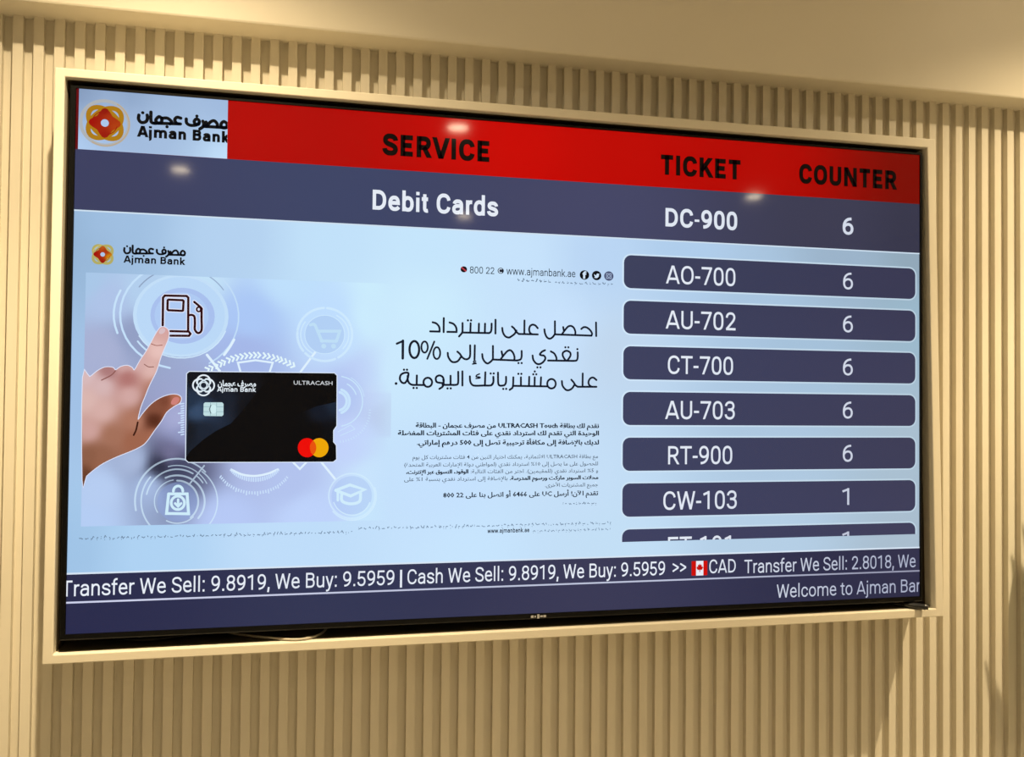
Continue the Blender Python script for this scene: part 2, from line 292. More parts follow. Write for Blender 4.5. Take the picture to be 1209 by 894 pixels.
    'bag_ring': 's5:125.5,839.3 123.7,826.3 123.7,813.1 125.6,800.2 129.4,787.8 134.9,776.3 142,765.8 150.7,756.6 160.5,749 171.5,743.1 183.2,739.1 195.4,737 207.9,737 220.3,739.1|s4.5:155.8,873.8 150.5,867.3 145.8,860.2 141.9,852.6 138.8,844.6 136.7,836.4 135.4,827.9 135,819.4 135.6,810.9 137.1,802.6 139.5,794.6 142.7,786.9 146.8,779.7 151.7,773.1|s4.5:145.2,807.4 147.6,798.6 151.1,790.3 155.6,782.6 161.2,775.7 167.6,769.8 174.8,765 182.6,761.4 190.8,759 199.3,757.9 207.9,758.2 216.4,759.8 224.7,762.7 232.6,766.8|s4:241.3,772.7 242.2,773.6 243.2,774.5 244.1,775.4 245,776.3 245.8,777.3 246.7,778.2 247.5,779.2 248.3,780.3 249.1,781.3 249.9,782.3 250.7,783.4 251.4,784.5 252.2,785.6|s4:250.2,763 258.3,770.1 265.3,778.2 271.2,787.2 275.8,796.8 279.1,807 280.9,817.4 281.3,828 280.1,838.5 277.6,848.6 273.6,858.3 268.3,867.2 261.8,875.4 254.3,882.5|s4.5:225.7,743 228.4,744 231,745.1 233.6,746.3 236.1,747.6 238.6,749.1 241.1,750.6 243.5,752.2 245.8,753.9 248.1,755.7 250.4,757.6 252.6,759.6 254.7,761.7 256.7,763.8|s5:180.5,775 190.7,771.5 201.5,770.3 212.4,771.3 223,774.5 232.7,779.9 241.2,787.1 248.1,795.9 253,805.9 255.8,816.6 256.3,827.6 254.5,838.3 250.5,848.4 244.5,857.4|s5:202.7,780.8 210.3,781.6 217.6,783.9 224.4,787.5 230.5,792.5 235.7,798.4 239.7,805.3 242.4,812.8 243.8,820.6 243.7,828.6 242.2,836.3 239.3,843.5 235.2,850 229.9,855.5|s3.5:166.3,844.1 163.4,838.3 161.4,832.1 160.3,825.7 160.2,819.2 160.9,812.9 162.6,806.7 165.2,800.9 168.7,795.5 172.8,790.8 177.7,786.7 183.1,783.4 189,781 195.2,779.5|s4:234.9,854.5 231.7,857.3 228.3,859.8 224.7,862 220.8,863.8 216.8,865.1 212.7,866.1 208.5,866.6 204.2,866.8 200,866.5 195.7,865.8 191.6,864.6 187.6,863.1 183.7,861.2|s3.5:185.4,752.5 191.8,751 198.3,750.3 204.9,750.3 211.4,751 217.9,752.4 224.3,754.6 230.5,757.4 236.4,760.9 241.9,765.1 247.1,769.9 251.8,775.2 256.1,780.9 259.8,787.2|l4.5:225.6,789.3 254.3,751.1',
    'cap': 'l7:518.1,804.5 547.3,793.5 578,803.8 549.1,816.8 518.1,804.5|s7:530.5,810.6 531.6,827 549.3,833.2 567.6,828.5 569.8,811.7|l6:522.5,806 522.7,825.4',
    'cap_ring': 'c4.5:599.6,817.6 595.1,838.1 581.9,854.3 562.8,863 541.5,862.6 522.2,853.2 508.8,836.6 503.9,816.2 508.3,795.9 521.2,779.7 540.2,770.8 561.6,771 581,780.3 594.6,796.9|s4.5:599.3,800.1 602.1,810.8 602.5,821.7 600.6,832.4 596.4,842.4 590.1,851.2 582.1,858.4 572.7,863.7 562.3,866.8 551.5,867.6 540.7,866.1 530.4,862.3 521.1,856.4 513.2,848.8|s4:589.3,831.3 585.5,839.2 579.9,846.1 573,851.5 565.1,855.2 556.4,857 547.6,856.8 539,854.7 531,850.7 524,845.1 518.4,838.1 514.3,830.1',
    'cap_disc': 'd10:551.5,816.9',
    'chev': 's0:255.7,556.4 268,550.2 284.2,542.3 303.3,533.1 326.4,527 349.8,524.1 371.3,525.1 395,530.7 412.9,537.1 428.9,545',
    'ticks': 'l3:307.3,758.2 305.8,761.2|l3:309.6,760.9 308.2,764.3|l3:312.3,763.4 310.9,767.2|l3:315.2,765.7 314,770|l3:318.5,767.9 317.4,772.6|l3:322,769.9 321,774.9|l3:325.7,771.7 324.8,777|l3:329.7,773.2 328.9,778.9|l3:333.8,774.6 333.2,780.4|l3:338,775.6 337.6,781.7|l3:342.4,776.5 342.1,782.7|l3:346.9,777.1 346.8,783.4|l3:351.4,777.4 351.4,783.7|l3:356,777.4 356.1,783.8|l3:360.5,777.2 360.8,783.5|l3:365,776.7 365.4,782.9|l3:369.4,776 370,782|l3:373.6,775 374.4,780.9|l3:377.8,773.7 378.7,779.4|l3:381.7,772.2 382.8,777.6|l3:385.4,770.5 386.6,775.6|l3:388.9,768.5 390.2,773.3|l3:392.2,766.4 393.6,770.8|l3:395.1,764.1 396.6,768|l3:397.7,761.6 399.3,765.1|l3:400,758.9 401.7,761.9|l2.6:287.6,772.1 285.4,775.6|l2.6:290.3,776 288.2,778.4|l2.6:293.4,779.8 291.4,782.4|l2.6:296.8,783.3 294.9,786.2|l2.6:300.5,786.7 298.8,791.9|l2.6:304.5,789.8 302.9,793.1|l2.6:308.7,792.7 307.3,796.2|l2.6:313.2,795.3 311.9,799|l2.6:317.9,797.6 316.8,804.2|l2.6:322.7,799.7 321.8,803.8|l2.6:327.8,801.5 327,805.6|l2.6:333,802.9 332.3,807.2|l2.6:338.2,804 337.8,811.3|l2.6:343.6,804.8 343.4,809.3|l2.6:349,805.3 349,809.8|l2.6:354.5,805.5 354.6,810|l2.6:359.9,805.3 360.2,812.8|l2.6:365.3,804.8 365.8,809.2|l2.6:370.6,803.9 371.3,808.3|l2.6:375.9,802.8 376.7,807.1|l2.6:381,801.3 382.1,808.3|l2.6:386,799.5 387.2,803.5|l2.6:390.8,797.4 392.1,801.3|l2.6:395.4,795 396.9,798.7|l2.6:399.7,792.3 401.4,798.2|l2.6:403.8,789.3 405.6,792.7|l2.6:407.7,786.1 409.6,789.2|l2.6:411.2,782.7 413.2,785.5|l2.6:414.4,779.1 416.6,783.3|l2.6:417.3,775.2 419.6,777.5|l2.6:212.8,624.9 202.6,626.1|l2.6:212.8,629.7 208,630.8|l2.6:212.9,634.5 208,635.6|l2.6:213,639.3 208.1,640.4|l2.6:213.1,644.1 202.9,645.2|l2.6:213.2,648.9 208.3,650|l2.6:213.2,653.7 208.4,654.8|l2.6:213.3,658.5 208.4,659.6|l2.6:213.4,663.2 203.3,664.4|l2.6:213.5,668 208.6,669.2|l2.6:213.6,672.8 208.7,674|l2.6:213.6,677.6 208.7,678.8|l2.6:213.7,682.4 203.6,683.6|l2.6:213.8,687.2 208.9,688.3',
    'card': 'l0:218.1,564.7 222.5,560.5 511.9,559.1 516.8,563.9 517.6,669.2 511,678.9 511.3,703.2 517.2,710.3 518.2,739.4 511.9,744.5 224,743.4 218.9,738.7',
    'card_blue_left': 'l0:218.7,564.7 222.5,560.8 392.5,559.4 365.2,588.5 329.1,636.5 305.2,665.1 275.3,680.9 251.6,698.2 226.6,721.6 219.1,734.1',
    'card_blue_right': 'l0:421.9,658.3 443.6,643.8 474.8,629.1 517.2,619 517.6,669.2 511,678.9 511.3,703.2 497.9,696.7 459.8,680.6 428.4,677.5',
    'chip': 'l0:254,622.3 287,622 290.1,625.1 290.2,647.8 287.2,650.3 253.8,649.9 251.1,647.1 251.3,625.1',
    'mc_red': 'c0:477,715.1 476.4,720.2 474.6,725 471.6,729.1 467.8,732.3 463.2,734.3 458.4,734.9 453.5,734.2 448.9,732.2 445,729 441.9,724.9 440,720.1 439.3,715 439.9,709.8 441.7,705 444.6,700.9 448.4,697.8 452.9,695.8 457.8,695.1 462.7,695.8 467.3,697.8 471.2,700.9 474.3,705.1 476.3,709.9',
    'mc_yellow': 'c0:502,715.1 501.4,720.3 499.6,725.1 496.6,729.2 492.7,732.4 488.2,734.4 483.3,735 478.3,734.3 473.7,732.3 469.8,729.1 466.7,725 464.8,720.2 464.1,715 464.6,709.9 466.5,705.1 469.4,700.9 473.3,697.8 477.8,695.8 482.7,695.1 487.6,695.8 492.2,697.8 496.2,701 499.3,705.1 501.3,709.9',
    'mc_mid': 'c0:470.3,700 473.1,703.2 475.2,706.8 476.5,710.8 477,715.1 476.6,719.3 475.4,723.3 473.4,726.9 470.7,730 468,726.9 465.9,723.3 464.5,719.2 464.1,715 464.4,710.8 465.6,706.8 467.6,703.2',
}
# ------------------------------------------------------------------ flat pictures on the display
SW_, SH_ = 1.65, 0.928125
LAY = 0.0008
ROOT = W(0.823, 0.045, 0.4612)

def uv(u, v, layer):
    return Vector((u / 1920 * SW_, -layer * LAY, (1080 - v) / 1080 * SH_ + ZF))

def clip_poly(P, r):
    for ax, lim, sg in ((0, r[0], 1), (0, r[2], -1), (1, r[1], 1), (1, r[3], -1)):
        if not P:
            return P
        Q = []
        for i in range(len(P)):
            a, b = P[i - 1], P[i]
            da, db = (a[ax] - lim) * sg, (b[ax] - lim) * sg
            if (da >= 0) != (db >= 0):
                t = da / (da - db)
                Q.append((a[0] + (b[0] - a[0]) * t, a[1] + (b[1] - a[1]) * t))
            if db >= 0:
                Q.append(b)
        P = Q
    return P

def area2(P):
    return sum(P[i - 1][0] * P[i][1] - P[i][0] * P[i - 1][1] for i in range(len(P)))

def stroke_polys(P, w, closed=False, caps=True):
    """polygons of a pen line of width w along the points P"""
    P = [Vector((p[0], p[1])) for p in P]
    Q = [P[0]]
    for p in P[1:]:
        if (p - Q[-1]).length > 1e-4:
            Q.append(p)
    if closed and (Q[0] - Q[-1]).length < 1e-4:
        Q.pop()
    P = Q
    n = len(P)
    h = w / 2
    out = []
    if n == 1:
        return [[(P[0].x + h * cos(a * pi / 6), P[0].y + h * sin(a * pi / 6)) for a in range(12)]]
    L, R = [], []
    for i in range(n):
        if closed or 0 < i < n - 1:
            a = (P[i] - P[i - 1]).normalized()
            b = (P[(i + 1) % n] - P[i]).normalized()
            na, nb = Vector((-a.y, a.x)), Vector((-b.y, b.x))
            m = na + nb
            if m.length < 0.3:
                m = na.copy()
                s = 1.0
            else:
                m.normalize()
                s = min(1 / max(m.dot(na), 0.45), 2.0)
            o = m * (h * s)
        else:
            d = (P[1] - P[0]) if i == 0 else (P[-1] - P[-2])
            d.normalize()
            o = Vector((-d.y, d.x)) * h
        L.append(P[i] + o)
        R.append(P[i] - o)
    for i in range(n if closed else n - 1):
        j = (i + 1) % n
        out.append([tuple(L[i]), tuple(L[j]), tuple(R[j]), tuple(R[i])])
    if caps and not closed:
        for p, q in ((P[0], P[1]), (P[-1], P[-2])):
            a0 = math.atan2(p.y - q.y, p.x - q.x)
            out.append([(p.x + h * cos(a0 + (k - 4) * pi / 8), p.y + h * sin(a0 + (k - 4) * pi / 8)) for k in range(9)])
    return out

class Flat:
    """collects coloured polygons in display coordinates and links them as one mesh"""
    def __init__(s, clip=(0, 0, 1920, 1080)):
        s.polys, s.clip = [], clip
    def poly(s, P, c, layer=0.0, clip=True):
        if clip:
            P = clip_poly([tuple(p[:2]) for p in P], s.clip)
        if len(P) >= 3 and abs(area2(P)) > 1e-3:
            if area2(P) > 0:
                P = P[::-1]
            s.polys.append((P, c, layer))
    def rect(s, u0, v0, u1, v1, c, layer=0.0, nu=1, nv=1):
        for i in range(nu):
            for j in range(nv):
                a, b = u0 + (u1 - u0) * i / nu, u0 + (u1 - u0) * (i + 1) / nu
                d, e = v0 + (v1 - v0) * j / nv, v0 + (v1 - v0) * (j + 1) / nv
                s.poly([(a, d), (b, d), (b, e), (a, e)], c, layer)
    def rrect(s, u0, v0, u1, v1, r, c, layer=0.0):
        P = []
        for cx, cy, a in ((u1 - r, v1 - r, 0), (u0 + r, v1 - r, 90), (u0 + r, v0 + r, 180), (u1 - r, v0 + r, 270)):
            P += [(cx + r * cos(radians(a + k * 15)), cy + r * sin(radians(a + k * 15))) for k in range(7)]
        s.poly(P, c, layer)
    def disc(s, u, v, rx, ry, c, layer=0.0, n=36):
        s.poly([(u + rx * cos(2 * pi * i / n), v + ry * sin(2 * pi * i / n)) for i in range(n)], c, layer)
    def line(s, P, w, c, layer=0.0, closed=False, caps=True):
        for q in stroke_polys(P, w, closed, caps):
            s.poly(q, c, layer)
    def arc(s, u, v, r, w, a0, a1, c, layer=0.0, ry=None, n=None, caps=True, rot=0.0):
        ry = ry or r
        full = abs(a1 - a0) >= 360
        n = n or max(6, int(abs(a1 - a0) / 9))
        P = []
        for i in range(n if full else n + 1):
            a = radians(a0 + (a1 - a0) * i / n)
            x, y = r * cos(a), ry * sin(a)
            P.append((u + x * cos(rot) - y * sin(rot), v + x * sin(rot) + y * cos(rot)))
        s.line(P, w, c, layer, full, caps)
    def art(s, key, c, layer=0.0, dw=0.0, sel=slice(0, None)):
        for it in ART[key].split('|')[sel]:
            head, body = it.split(':')
            k, w = head[0], float(head[1:]) + dw
            P = [tuple(float(t) for t in q.split(',')) for q in body.split()]
            if k == 'd':
                s.disc(P[0][0], P[0][1], w / 2, w / 2, c, layer, 12)
            elif k == 'l':
                s.line(P, w, c, layer)
            elif k == 's':
                s.line([tuple(p) for p in catmull(P, False, 5)], w, c, layer)
            else:
                s.line([tuple(p) for p in catmull(P, True, 5)], w, c, layer, True)
    def fill(s, key, c, layer=0.0, smooth=True, idx=0):
        body = ART[key].split('|')[idx].split(':')[1]
        P = [tuple(float(t) for t in q.split(',')) for q in body.split()]
        if smooth:
            P = [tuple(p) for p in catmull(P, True, 4)]
        s.poly(P, c, layer, clip=False)
    def shaded(s, P, c, layer=0.0, step=8.0):
        """a filled outline with an inner lattice, coloured by the function c(u, v)"""
        P = [Vector(p) for p in P]
        n = len(P)
        lo = [min(p[k] for p in P) for k in (0, 1)]
        hi = [max(p[k] for p in P) for k in (0, 1)]
        V = list(P)
        y = lo[1] + step / 2
        while y < hi[1]:
            x = lo[0] + step / 2
            while x < hi[0]:
                if min((Vector((x, y)) - p).length for p in P) > step * 0.45:
                    V.append(Vector((x, y)))
                x += step
            y += step
        vs, es, fs, *_ = geometry.delaunay_2d_cdt(V, [(i, (i + 1) % n) for i in range(n)], [list(range(n))], 1, 1e-4)
        for f in fs:
            s.poly([tuple(vs[i]) for i in f], c, layer, clip=False)
    def link(s, name, parent, label=None):
        verts, faces, cols = [], [], []
        for P, c, layer in s.polys:
            b = len(verts)
            for p in P:
                verts.append(uv(p[0], p[1], layer) - ROOT)
                cols.extend((*lin(c(p[0], p[1]) if callable(c) else c), 1.0))
            faces.append(tuple(range(b, b + len(P))))
        me = bpy.data.meshes.new(name)
        me.from_pydata(verts, [], faces)
        at = me.color_attributes.new('Col', 'FLOAT_COLOR', 'POINT')
        at.data.foreach_set('color', cols)
        o = link(name, me, parent, PIX)
        if label:
            o['label'] = label
        return o

def blend(samples, p=2.0, eps=30.0):
    """smooth colour field through a few picture colours"""
    def c(u, v):
        tw, acc = 0.0, [0, 0, 0]
        for (a, b), q in samples:
            w = 1.0 / (((a - u) ** 2 + (b - v) ** 2 + eps * eps) ** (p / 2))
            tw += w
            for i in range(3):
                acc[i] += q[i] * w
        return tuple(x / tw for x in acc)
    return c

# ---- pen-drawn grotesque lettering of the queue board: 1000 units to the em
GL = {
 'A': (652, 0, 711, 'M40 -42 L334 760;M612 -42 L318 760;M150 192 L502 192'),
 'B': (623, 0, 711, 'M122 0 L122 711;M122 665 L310 665 C450 665 500 615 500 530 C500 440 440 395 325 395;M122 395 L330 395 C470 395 520 325 520 220 C520 110 450 46 325 46 L122 46'),
 'C': (651, -10, 721, 'M568 228 C550 105 465 36 340 36 C190 36 104 150 104 320 L104 392 C104 565 195 675 345 675 C465 675 552 605 568 480'),
 'D': (656, 0, 711, 'M122 0 L122 711;M122 665 L285 665 C450 665 558 550 558 375 L558 335 C558 160 450 46 285 46 L122 46'),
 'E': (568, 0, 711, 'M122 0 L122 711;M122 665 L530 665;M122 366 L482 366;M122 46 L534 46'),
 'F': (553, 0, 711, 'M122 0 L122 711;M122 665 L522 665;M122 346 L472 346'),
 'H': (713, 0, 711, 'M122 0 L122 711;M588 0 L588 711;M122 366 L588 366'),
 'I': (272, 0, 711, 'M136 0 L136 711'),
 'K': (627, 0, 711, 'M122 0 L122 711;M122 225 L565 745;M280 395 L600 -40'),
 'L': (538, 0, 711, 'M122 0 L122 711;M122 46 L518 46'),
 'N': (713, 0, 711, 'M122 0 L122 711;M588 0 L588 711;M105 738 L605 -27'),
 'O': (688, -10, 721, 'Z344 675 C190 675 100 560 100 380 L100 331 C100 150 190 36 344 36 C500 36 588 150 588 331 L588 380 C588 560 500 675 344 675'),
 'R': (616, 0, 711, 'M122 0 L122 711;M122 665 L305 665 C450 665 512 600 512 495 C512 395 440 330 305 330 L122 330;M320 345 L580 -45'),
 'S': (593, -10, 721, 'M518 510 C515 610 430 675 300 675 C175 675 102 610 102 525 C102 425 195 390 300 360 C430 325 515 280 515 180 C515 90 430 36 308 36 C166 36 78 105 76 210'),
 'T': (597, 0, 711, 'M25 665 L572 665;M298 0 L298 711'),
 'U': (648, -10, 711, 'M112 711 L112 235 C112 110 200 36 324 36 C448 36 536 110 536 235 L536 711'),
 'V': (637, 0, 711, 'M40 752 L330 -45;M597 752 L307 -45'),
 'W': (887, 0, 711, 'M62 752 L245 -45;M222 -45 L458 752;M430 752 L664 -45;M642 -45 L826 752'),
 'a': (544, -10, 538, 'M434 0 L434 345 C434 440 372 492 274 492 C182 492 116 445 110 380;M434 308 L305 308 C165 308 90 260 90 165 C90 85 145 36 235 36 C340 36 415 95 434 165'),
 'b': (561, -10, 750, 'M114 0 L114 750;M114 360 C146 450 210 492 290 492 C412 492 470 395 470 262 C470 130 412 36 290 36 C210 36 146 80 114 165'),
 'c': (523, -10, 538, 'M452 188 C442 95 370 36 277 36 C155 36 90 130 90 255 L90 275 C90 400 155 492 277 492 C375 492 442 425 452 345'),
 'd': (564, -10, 750, 'M450 0 L450 750;M450 360 C418 450 354 492 274 492 C152 492 92 395 92 262 C92 130 152 36 274 36 C354 36 418 80 450 165'),
 'e': (530, -10, 538, 'M90 280 L444 280 C444 415 388 492 277 492 C160 492 90 395 90 270 L90 250 C90 120 170 36 292 36 C378 36 440 75 474 128'),
 'f': (347, 0, 760, 'M150 0 L150 575 C150 675 210 722 325 708;M25 490 L318 490'),
 'h': (551, 0, 750, 'M110 0 L110 750;M110 350 C146 445 210 492 285 492 C388 492 440 435 440 325 L440 0'),
 'i': (243, 0, 730, 'M121 0 L121 528;M121 622 L121 725'),
 'j': (239, -213, 730, 'M122 528 L122 -60 C122 -140 85 -172 5 -162;M122 622 L122 725'),
 'k': (507, 0, 750, 'M110 0 L110 750;@0,528 M112 165 L470 560;M225 285 L490 -35'),
 'l': (243, 0, 750, 'M121 0 L121 750'),
 'm': (876, 0, 538, 'M110 0 L110 528;M110 355 C140 450 200 492 278 492 C382 492 438 430 438 325 L438 0;M438 345 C466 445 530 492 605 492 C712 492 766 435 766 320 L766 0'),
 'n': (552, 0, 538, 'M110 0 L110 528;M110 350 C146 445 210 492 285 492 C388 492 440 435 440 325 L440 0'),
 'o': (570, -10, 538, 'Z285 492 C162 492 90 395 90 270 L90 258 C90 130 162 36 285 36 C408 36 480 130 480 258 L480 270 C480 395 408 492 285 492'),
 'r': (338, 0, 538, 'M110 0 L110 528;M110 355 C142 450 205 498 328 482'),
 's': (516, -10, 538, 'M434 370 C428 440 362 492 262 492 C165 492 103 445 103 385 C103 315 170 295 262 275 C367 252 440 220 440 142 C440 75 367 36 267 36 C150 36 83 95 78 168'),
 't': (327, -10, 655, 'M150 655 L150 140 C150 60 195 22 300 44;M15 490 L298 490'),
 'u': (551, -10, 528, 'M106 528 L106 175 C106 90 158 36 245 36 C340 36 410 85 440 160;M440 0 L440 528'),
 'w': (751, 0, 528, 'M58 566 L216 -38;M198 -38 L388 566;M363 566 L553 -38;M535 -38 L693 566'),
 'y': (473, -213, 528, '@-213,528 M46 566 L252 -30;M428 566 L235 -30 C200 -130 160 -178 45 -162'),
 '0': (562, -10, 721, 'Z281 675 C150 675 96 570 96 400 L96 305 C96 130 155 36 281 36 C407 36 466 130 466 305 L466 400 C466 570 407 675 281 675'),
 '1': (562, 0, 711, 'M318 0 L318 711;M80 570 L345 672'),
 '2': (562, 0, 721, 'M106 500 C108 610 180 675 285 675 C395 675 458 610 458 520 C458 440 412 380 340 300 L95 40;M75 46 L518 46'),
 '3': (562, -10, 721, 'M98 525 C103 615 180 675 280 675 C390 675 452 615 452 525 C452 440 388 385 275 385 L195 385;M275 385 C398 385 468 320 468 215 C468 105 388 36 280 36 C170 36 93 100 90 195'),
 '5': (562, -10, 711, 'M492 665 L148 665 L116 342;M116 342 C163 385 215 405 277 405 C398 405 468 325 468 225 C468 110 392 36 277 36 C170 36 98 95 88 190'),
 '6': (562, -10, 721, 'M440 672 C245 676 105 560 98 340 L98 255 C103 120 175 36 287 36 C398 36 467 120 467 235 C467 350 402 430 297 430 C210 430 128 380 98 285'),
 '7': (562, 0, 711, 'M42 665 L520 665;@0,711 M500 700 L185 -45'),
 '8': (562, -10, 721, 'Z281 675 C178 675 110 610 110 525 C110 440 178 378 281 378 C384 378 452 440 452 525 C452 610 384 675 281 675;Z281 378 C163 378 94 305 94 208 C94 105 168 36 281 36 C394 36 468 105 468 208 C468 305 399 378 281 378'),
 '9': (562, -10, 721, 'M122 39 C317 35 455 150 464 370 L464 455 C459 590 387 675 275 675 C164 675 95 590 95 475 C95 360 160 280 265 280 C352 280 434 330 464 425'),
 '.': (263, 0, 105, 'M131 0 L131 105'),
 ':': (242, 0, 528, 'M121 0 L121 105;M121 423 L121 528'),
 ',': (196, -140, 105, 'M112 105 L70 -140'),
 '-': (276, 240, 330, 'M18 285 L252 285'),
 '|': (244, -150, 711, 'M122 -150 L122 711'),
 '>': (522, 90, 540, '@90,540 M40 512 L452 315;M452 315 L40 118'),
 ' ': (247, 0, 0, ''),
}

def glyph_paths(d):
    """[(zone, closed, points)] of one letter"""
    res = []
    for part in d.split(';'):
        if not part:
            continue
        zone = None
        if part[0] == '@':
            z, part = part[1:].split(' ', 1)
            zone = tuple(float(t) for t in z.split(','))
        closed = part[0] == 'Z'
        tok = part.replace('M', ' M ').replace('Z', ' M ').replace('L', ' L ').replace('C', ' C ').split()
        P, i, cmd = [], 0, None
        while i < len(tok):
            if tok[i] in 'MLC':
                cmd = tok[i]
                i += 1
            if cmd == 'C':
                q = [float(t) for t in tok[i:i + 6]]
                i += 6
                a = P[-1]
                for k in range(1, 8):
                    t = k / 7
                    s = 1 - t
                    P.append((s ** 3 * a[0] + 3 * s * s * t * q[0] + 3 * s * t * t * q[2] + t ** 3 * q[4],
                              s ** 3 * a[1] + 3 * s * s * t * q[1] + 3 * s * t * t * q[3] + t ** 3 * q[5]))
            else:
                P.append((float(tok[i]), float(tok[i + 1])))
                i += 2
        res.append((zone, closed, P))
    return res

def board_text(f, text, u0, u1, base, cap, c, weight=92, layer=0.0, anchor=None):
    """letters of the queue board, their ink fitted between u0 and u1 on the line base"""
    w0 = 92
    pen, polys = 0.0, []
    extra = max(0, weight - w0) * 0.28
    for ch in text:
        adv, lo, hi, d = GL[ch]
        gp = glyph_paths(d)
        if gp:
            xs = [p[0] for g in gp for p in g[2]]
            xa, xb = min(xs), max(xs)
            dx, dy = (weight - w0) / 2, (weight - w0) / 2
            for zone, closed, P in gp:
                ex = -dx * 0.4 + extra / 2
                def mp(p):
                    x = p[0] + extra / 2
                    if xb - xa > 60:
                        k = (p[0] - xa) / (xb - xa)
                        x += dx * 0.55 * (1 - 2 * k)
                    y = p[1]
                    if hi - lo > 200 and lo <= y <= hi:
                        k = (y - lo) / (hi - lo)
                        if 0.02 < k < 0.98:
                            y += dy * (1 - 2 * k)
                    return (pen + x, y)
                ww = weight if ch not in '.:,' else weight * 1.15
                z = zone or (lo, hi)
                for q in stroke_polys([mp(p) for p in P], ww, closed, False):
                    q = clip_poly(q, (-1e6, z[0], 1e6, z[1]))
                    if len(q) > 2:
                        polys.append(q)
        pen += adv + extra
    xs = [p[0] for q in polys for p in q]
    a, b = min(xs), max(xs)
    s = cap / 711.0
    if u1 is None:
        k = s
    else:
        k = (u1 - u0) / (b - a)
    for q in polys:
        f.poly([(u0 + (x - a) * k, base - y * s) for x, y in q], c, layer)

# ---- letters joined from right to left
FORMS = {}
for cp in list(range(0xFE80, 0xFEFD)):
    dc = unicodedata.decomposition(chr(cp)).split()
    if len(dc) == 2:
        FORMS[(chr(int(dc[1], 16)), dc[0])] = chr(cp)
    elif len(dc) == 3:
        FORMS[(chr(int(dc[1], 16)) + chr(int(dc[2], 16)), dc[0])] = chr(cp)

def shape_word(t):
    g, i = [], 0
    while i < len(t):
        if t[i:i + 2] and (t[i:i + 2], '<isolated>') in FORMS and len(t[i:i + 2]) == 2:
            g.append(t[i:i + 2])
            i += 2
        else:
            g.append(t[i])
            i += 1
    out = []
    for i, c in enumerate(g):
        left = i + 1 < len(g) and (c, '<initial>') in FORMS and (g[i + 1], '<final>') in FORMS
        right = i > 0 and (g[i - 1], '<initial>') in FORMS and (c, '<final>') in FORMS
        k = '<medial>' if left and right else '<initial>' if left else '<final>' if right else '<isolated>'
        out.append(FORMS.get((c, k), c))
    out.reverse()
    s = ''.join(out)
    return s.translate(str.maketrans('()', ')('))

def visual(line):
    """a right-to-left line in the order it is set from the left"""
    toks, cur = [], []
    for w in line.split(' '):
        if any('\u0600' <= ch <= '\u06ff' for ch in w):
            if cur:
                toks.append(' '.join(cur))
                cur = []
            toks.append(shape_word(w))
        else:
            cur.append(w)
    if cur:
        toks.append(' '.join(cur))
    return ' '.join(reversed(toks))

def type_text(f, text, u0, u1, base, cap, c, bold=0.0, layer=0.0, res=2, capref=0.682, keep=False):
    """text in the built-in face; ink fitted to u0..u1, capitals cap units high"""
    cu = bpy.data.curves.new('lettering', 'FONT')
    cu.body = text
    cu.resolution_u = res
    cu.offset = bold
    ob = bpy.data.objects.new('lettering', cu)
    me = bpy.data.meshes.new_from_object(ob)
    xs = [v.co.x for v in me.vertices]
    a, b = min(xs), max(xs)
    s = cap / capref
    k = (u1 - u0) / (b - a)
    for p in me.polygons:
        f.poly([(u0 + (me.vertices[i].co.x - a) * k, base - me.vertices[i].co.y * s) for i in p.vertices], c, layer)
    bpy.data.meshes.remove(me)
    bpy.data.objects.remove(ob)
    bpy.data.curves.remove(cu)

# ------------------------------------------------------------------ television
TV = empty('television', ROOT, 'large black wall-mounted television showing the bank queue board in the cream frame', 'television')

bm = bmesh.new()
BX = (-0.0098, 1.6565, -0.0102, 0.9330)
def ring(x0, x1, z0, z1, y):
    return [bm.verts.new(W(x, y, z) - ROOT) for x, z in ((x0, z0), (x1, z0), (x1, z1), (x0, z1))]
r0 = ring(BX[0], BX[1], BX[2], BX[3], 0.012)
r1 = ring(BX[0], BX[1], BX[2], BX[3], -0.0015)
r2 = ring(BX[0] + .002, BX[1] - .002, BX[2] + .002, BX[3] - .002, -0.0030)
r3 = ring(-0.0005, SW_ + .0005, -0.0005, SH_ + .0005, -0.0030)
r4 = ring(-0.0005, SW_ + .0005, -0.0005, SH_ + .0005, 0.003)
for a, b in ((r0, r1), (r1, r2), (r2, r3), (r3, r4)):
    for i in range(4):
        j = (i + 1) % 4
        bm.faces.new((a[i], a[j], b[j], b[i]))
bezel = finish('bezel', bm, BLACK, TV)
bm = bmesh.new()
def rbox(x0, x1, y0, y1, z0, z1):
    a, b = W(x0, y0, z0) - ROOT, W(x1, y1, z1) - ROOT
    box(bm, a.x, b.x, a.y, b.y, a.z, b.z)
rbox(BX[0] + .004, BX[1] - .004, 0.002, 0.030, BX[2] + .004, BX[3] - .004)
rbox(0.30, 1.35, 0.030, 0.048, 0.12, 0.62)
housing = finish('housing', bm, HOUSE, TV, bevel=0.003)
bm = bmesh.new()
rbox(0.55, 1.10, 0.0475, 0.056, 0.30, 0.34)
rbox(0.55, 1.10, 0.0475, 0.056, 0.46, 0.50)
rbox(0.62, 0.66, 0.054, YP + 0.001, 0.26, 0.54)
rbox(0.99, 1.03, 0.054, YP + 0.001, 0.26, 0.54)
finish('wall_bracket', bm, STEEL, TV)
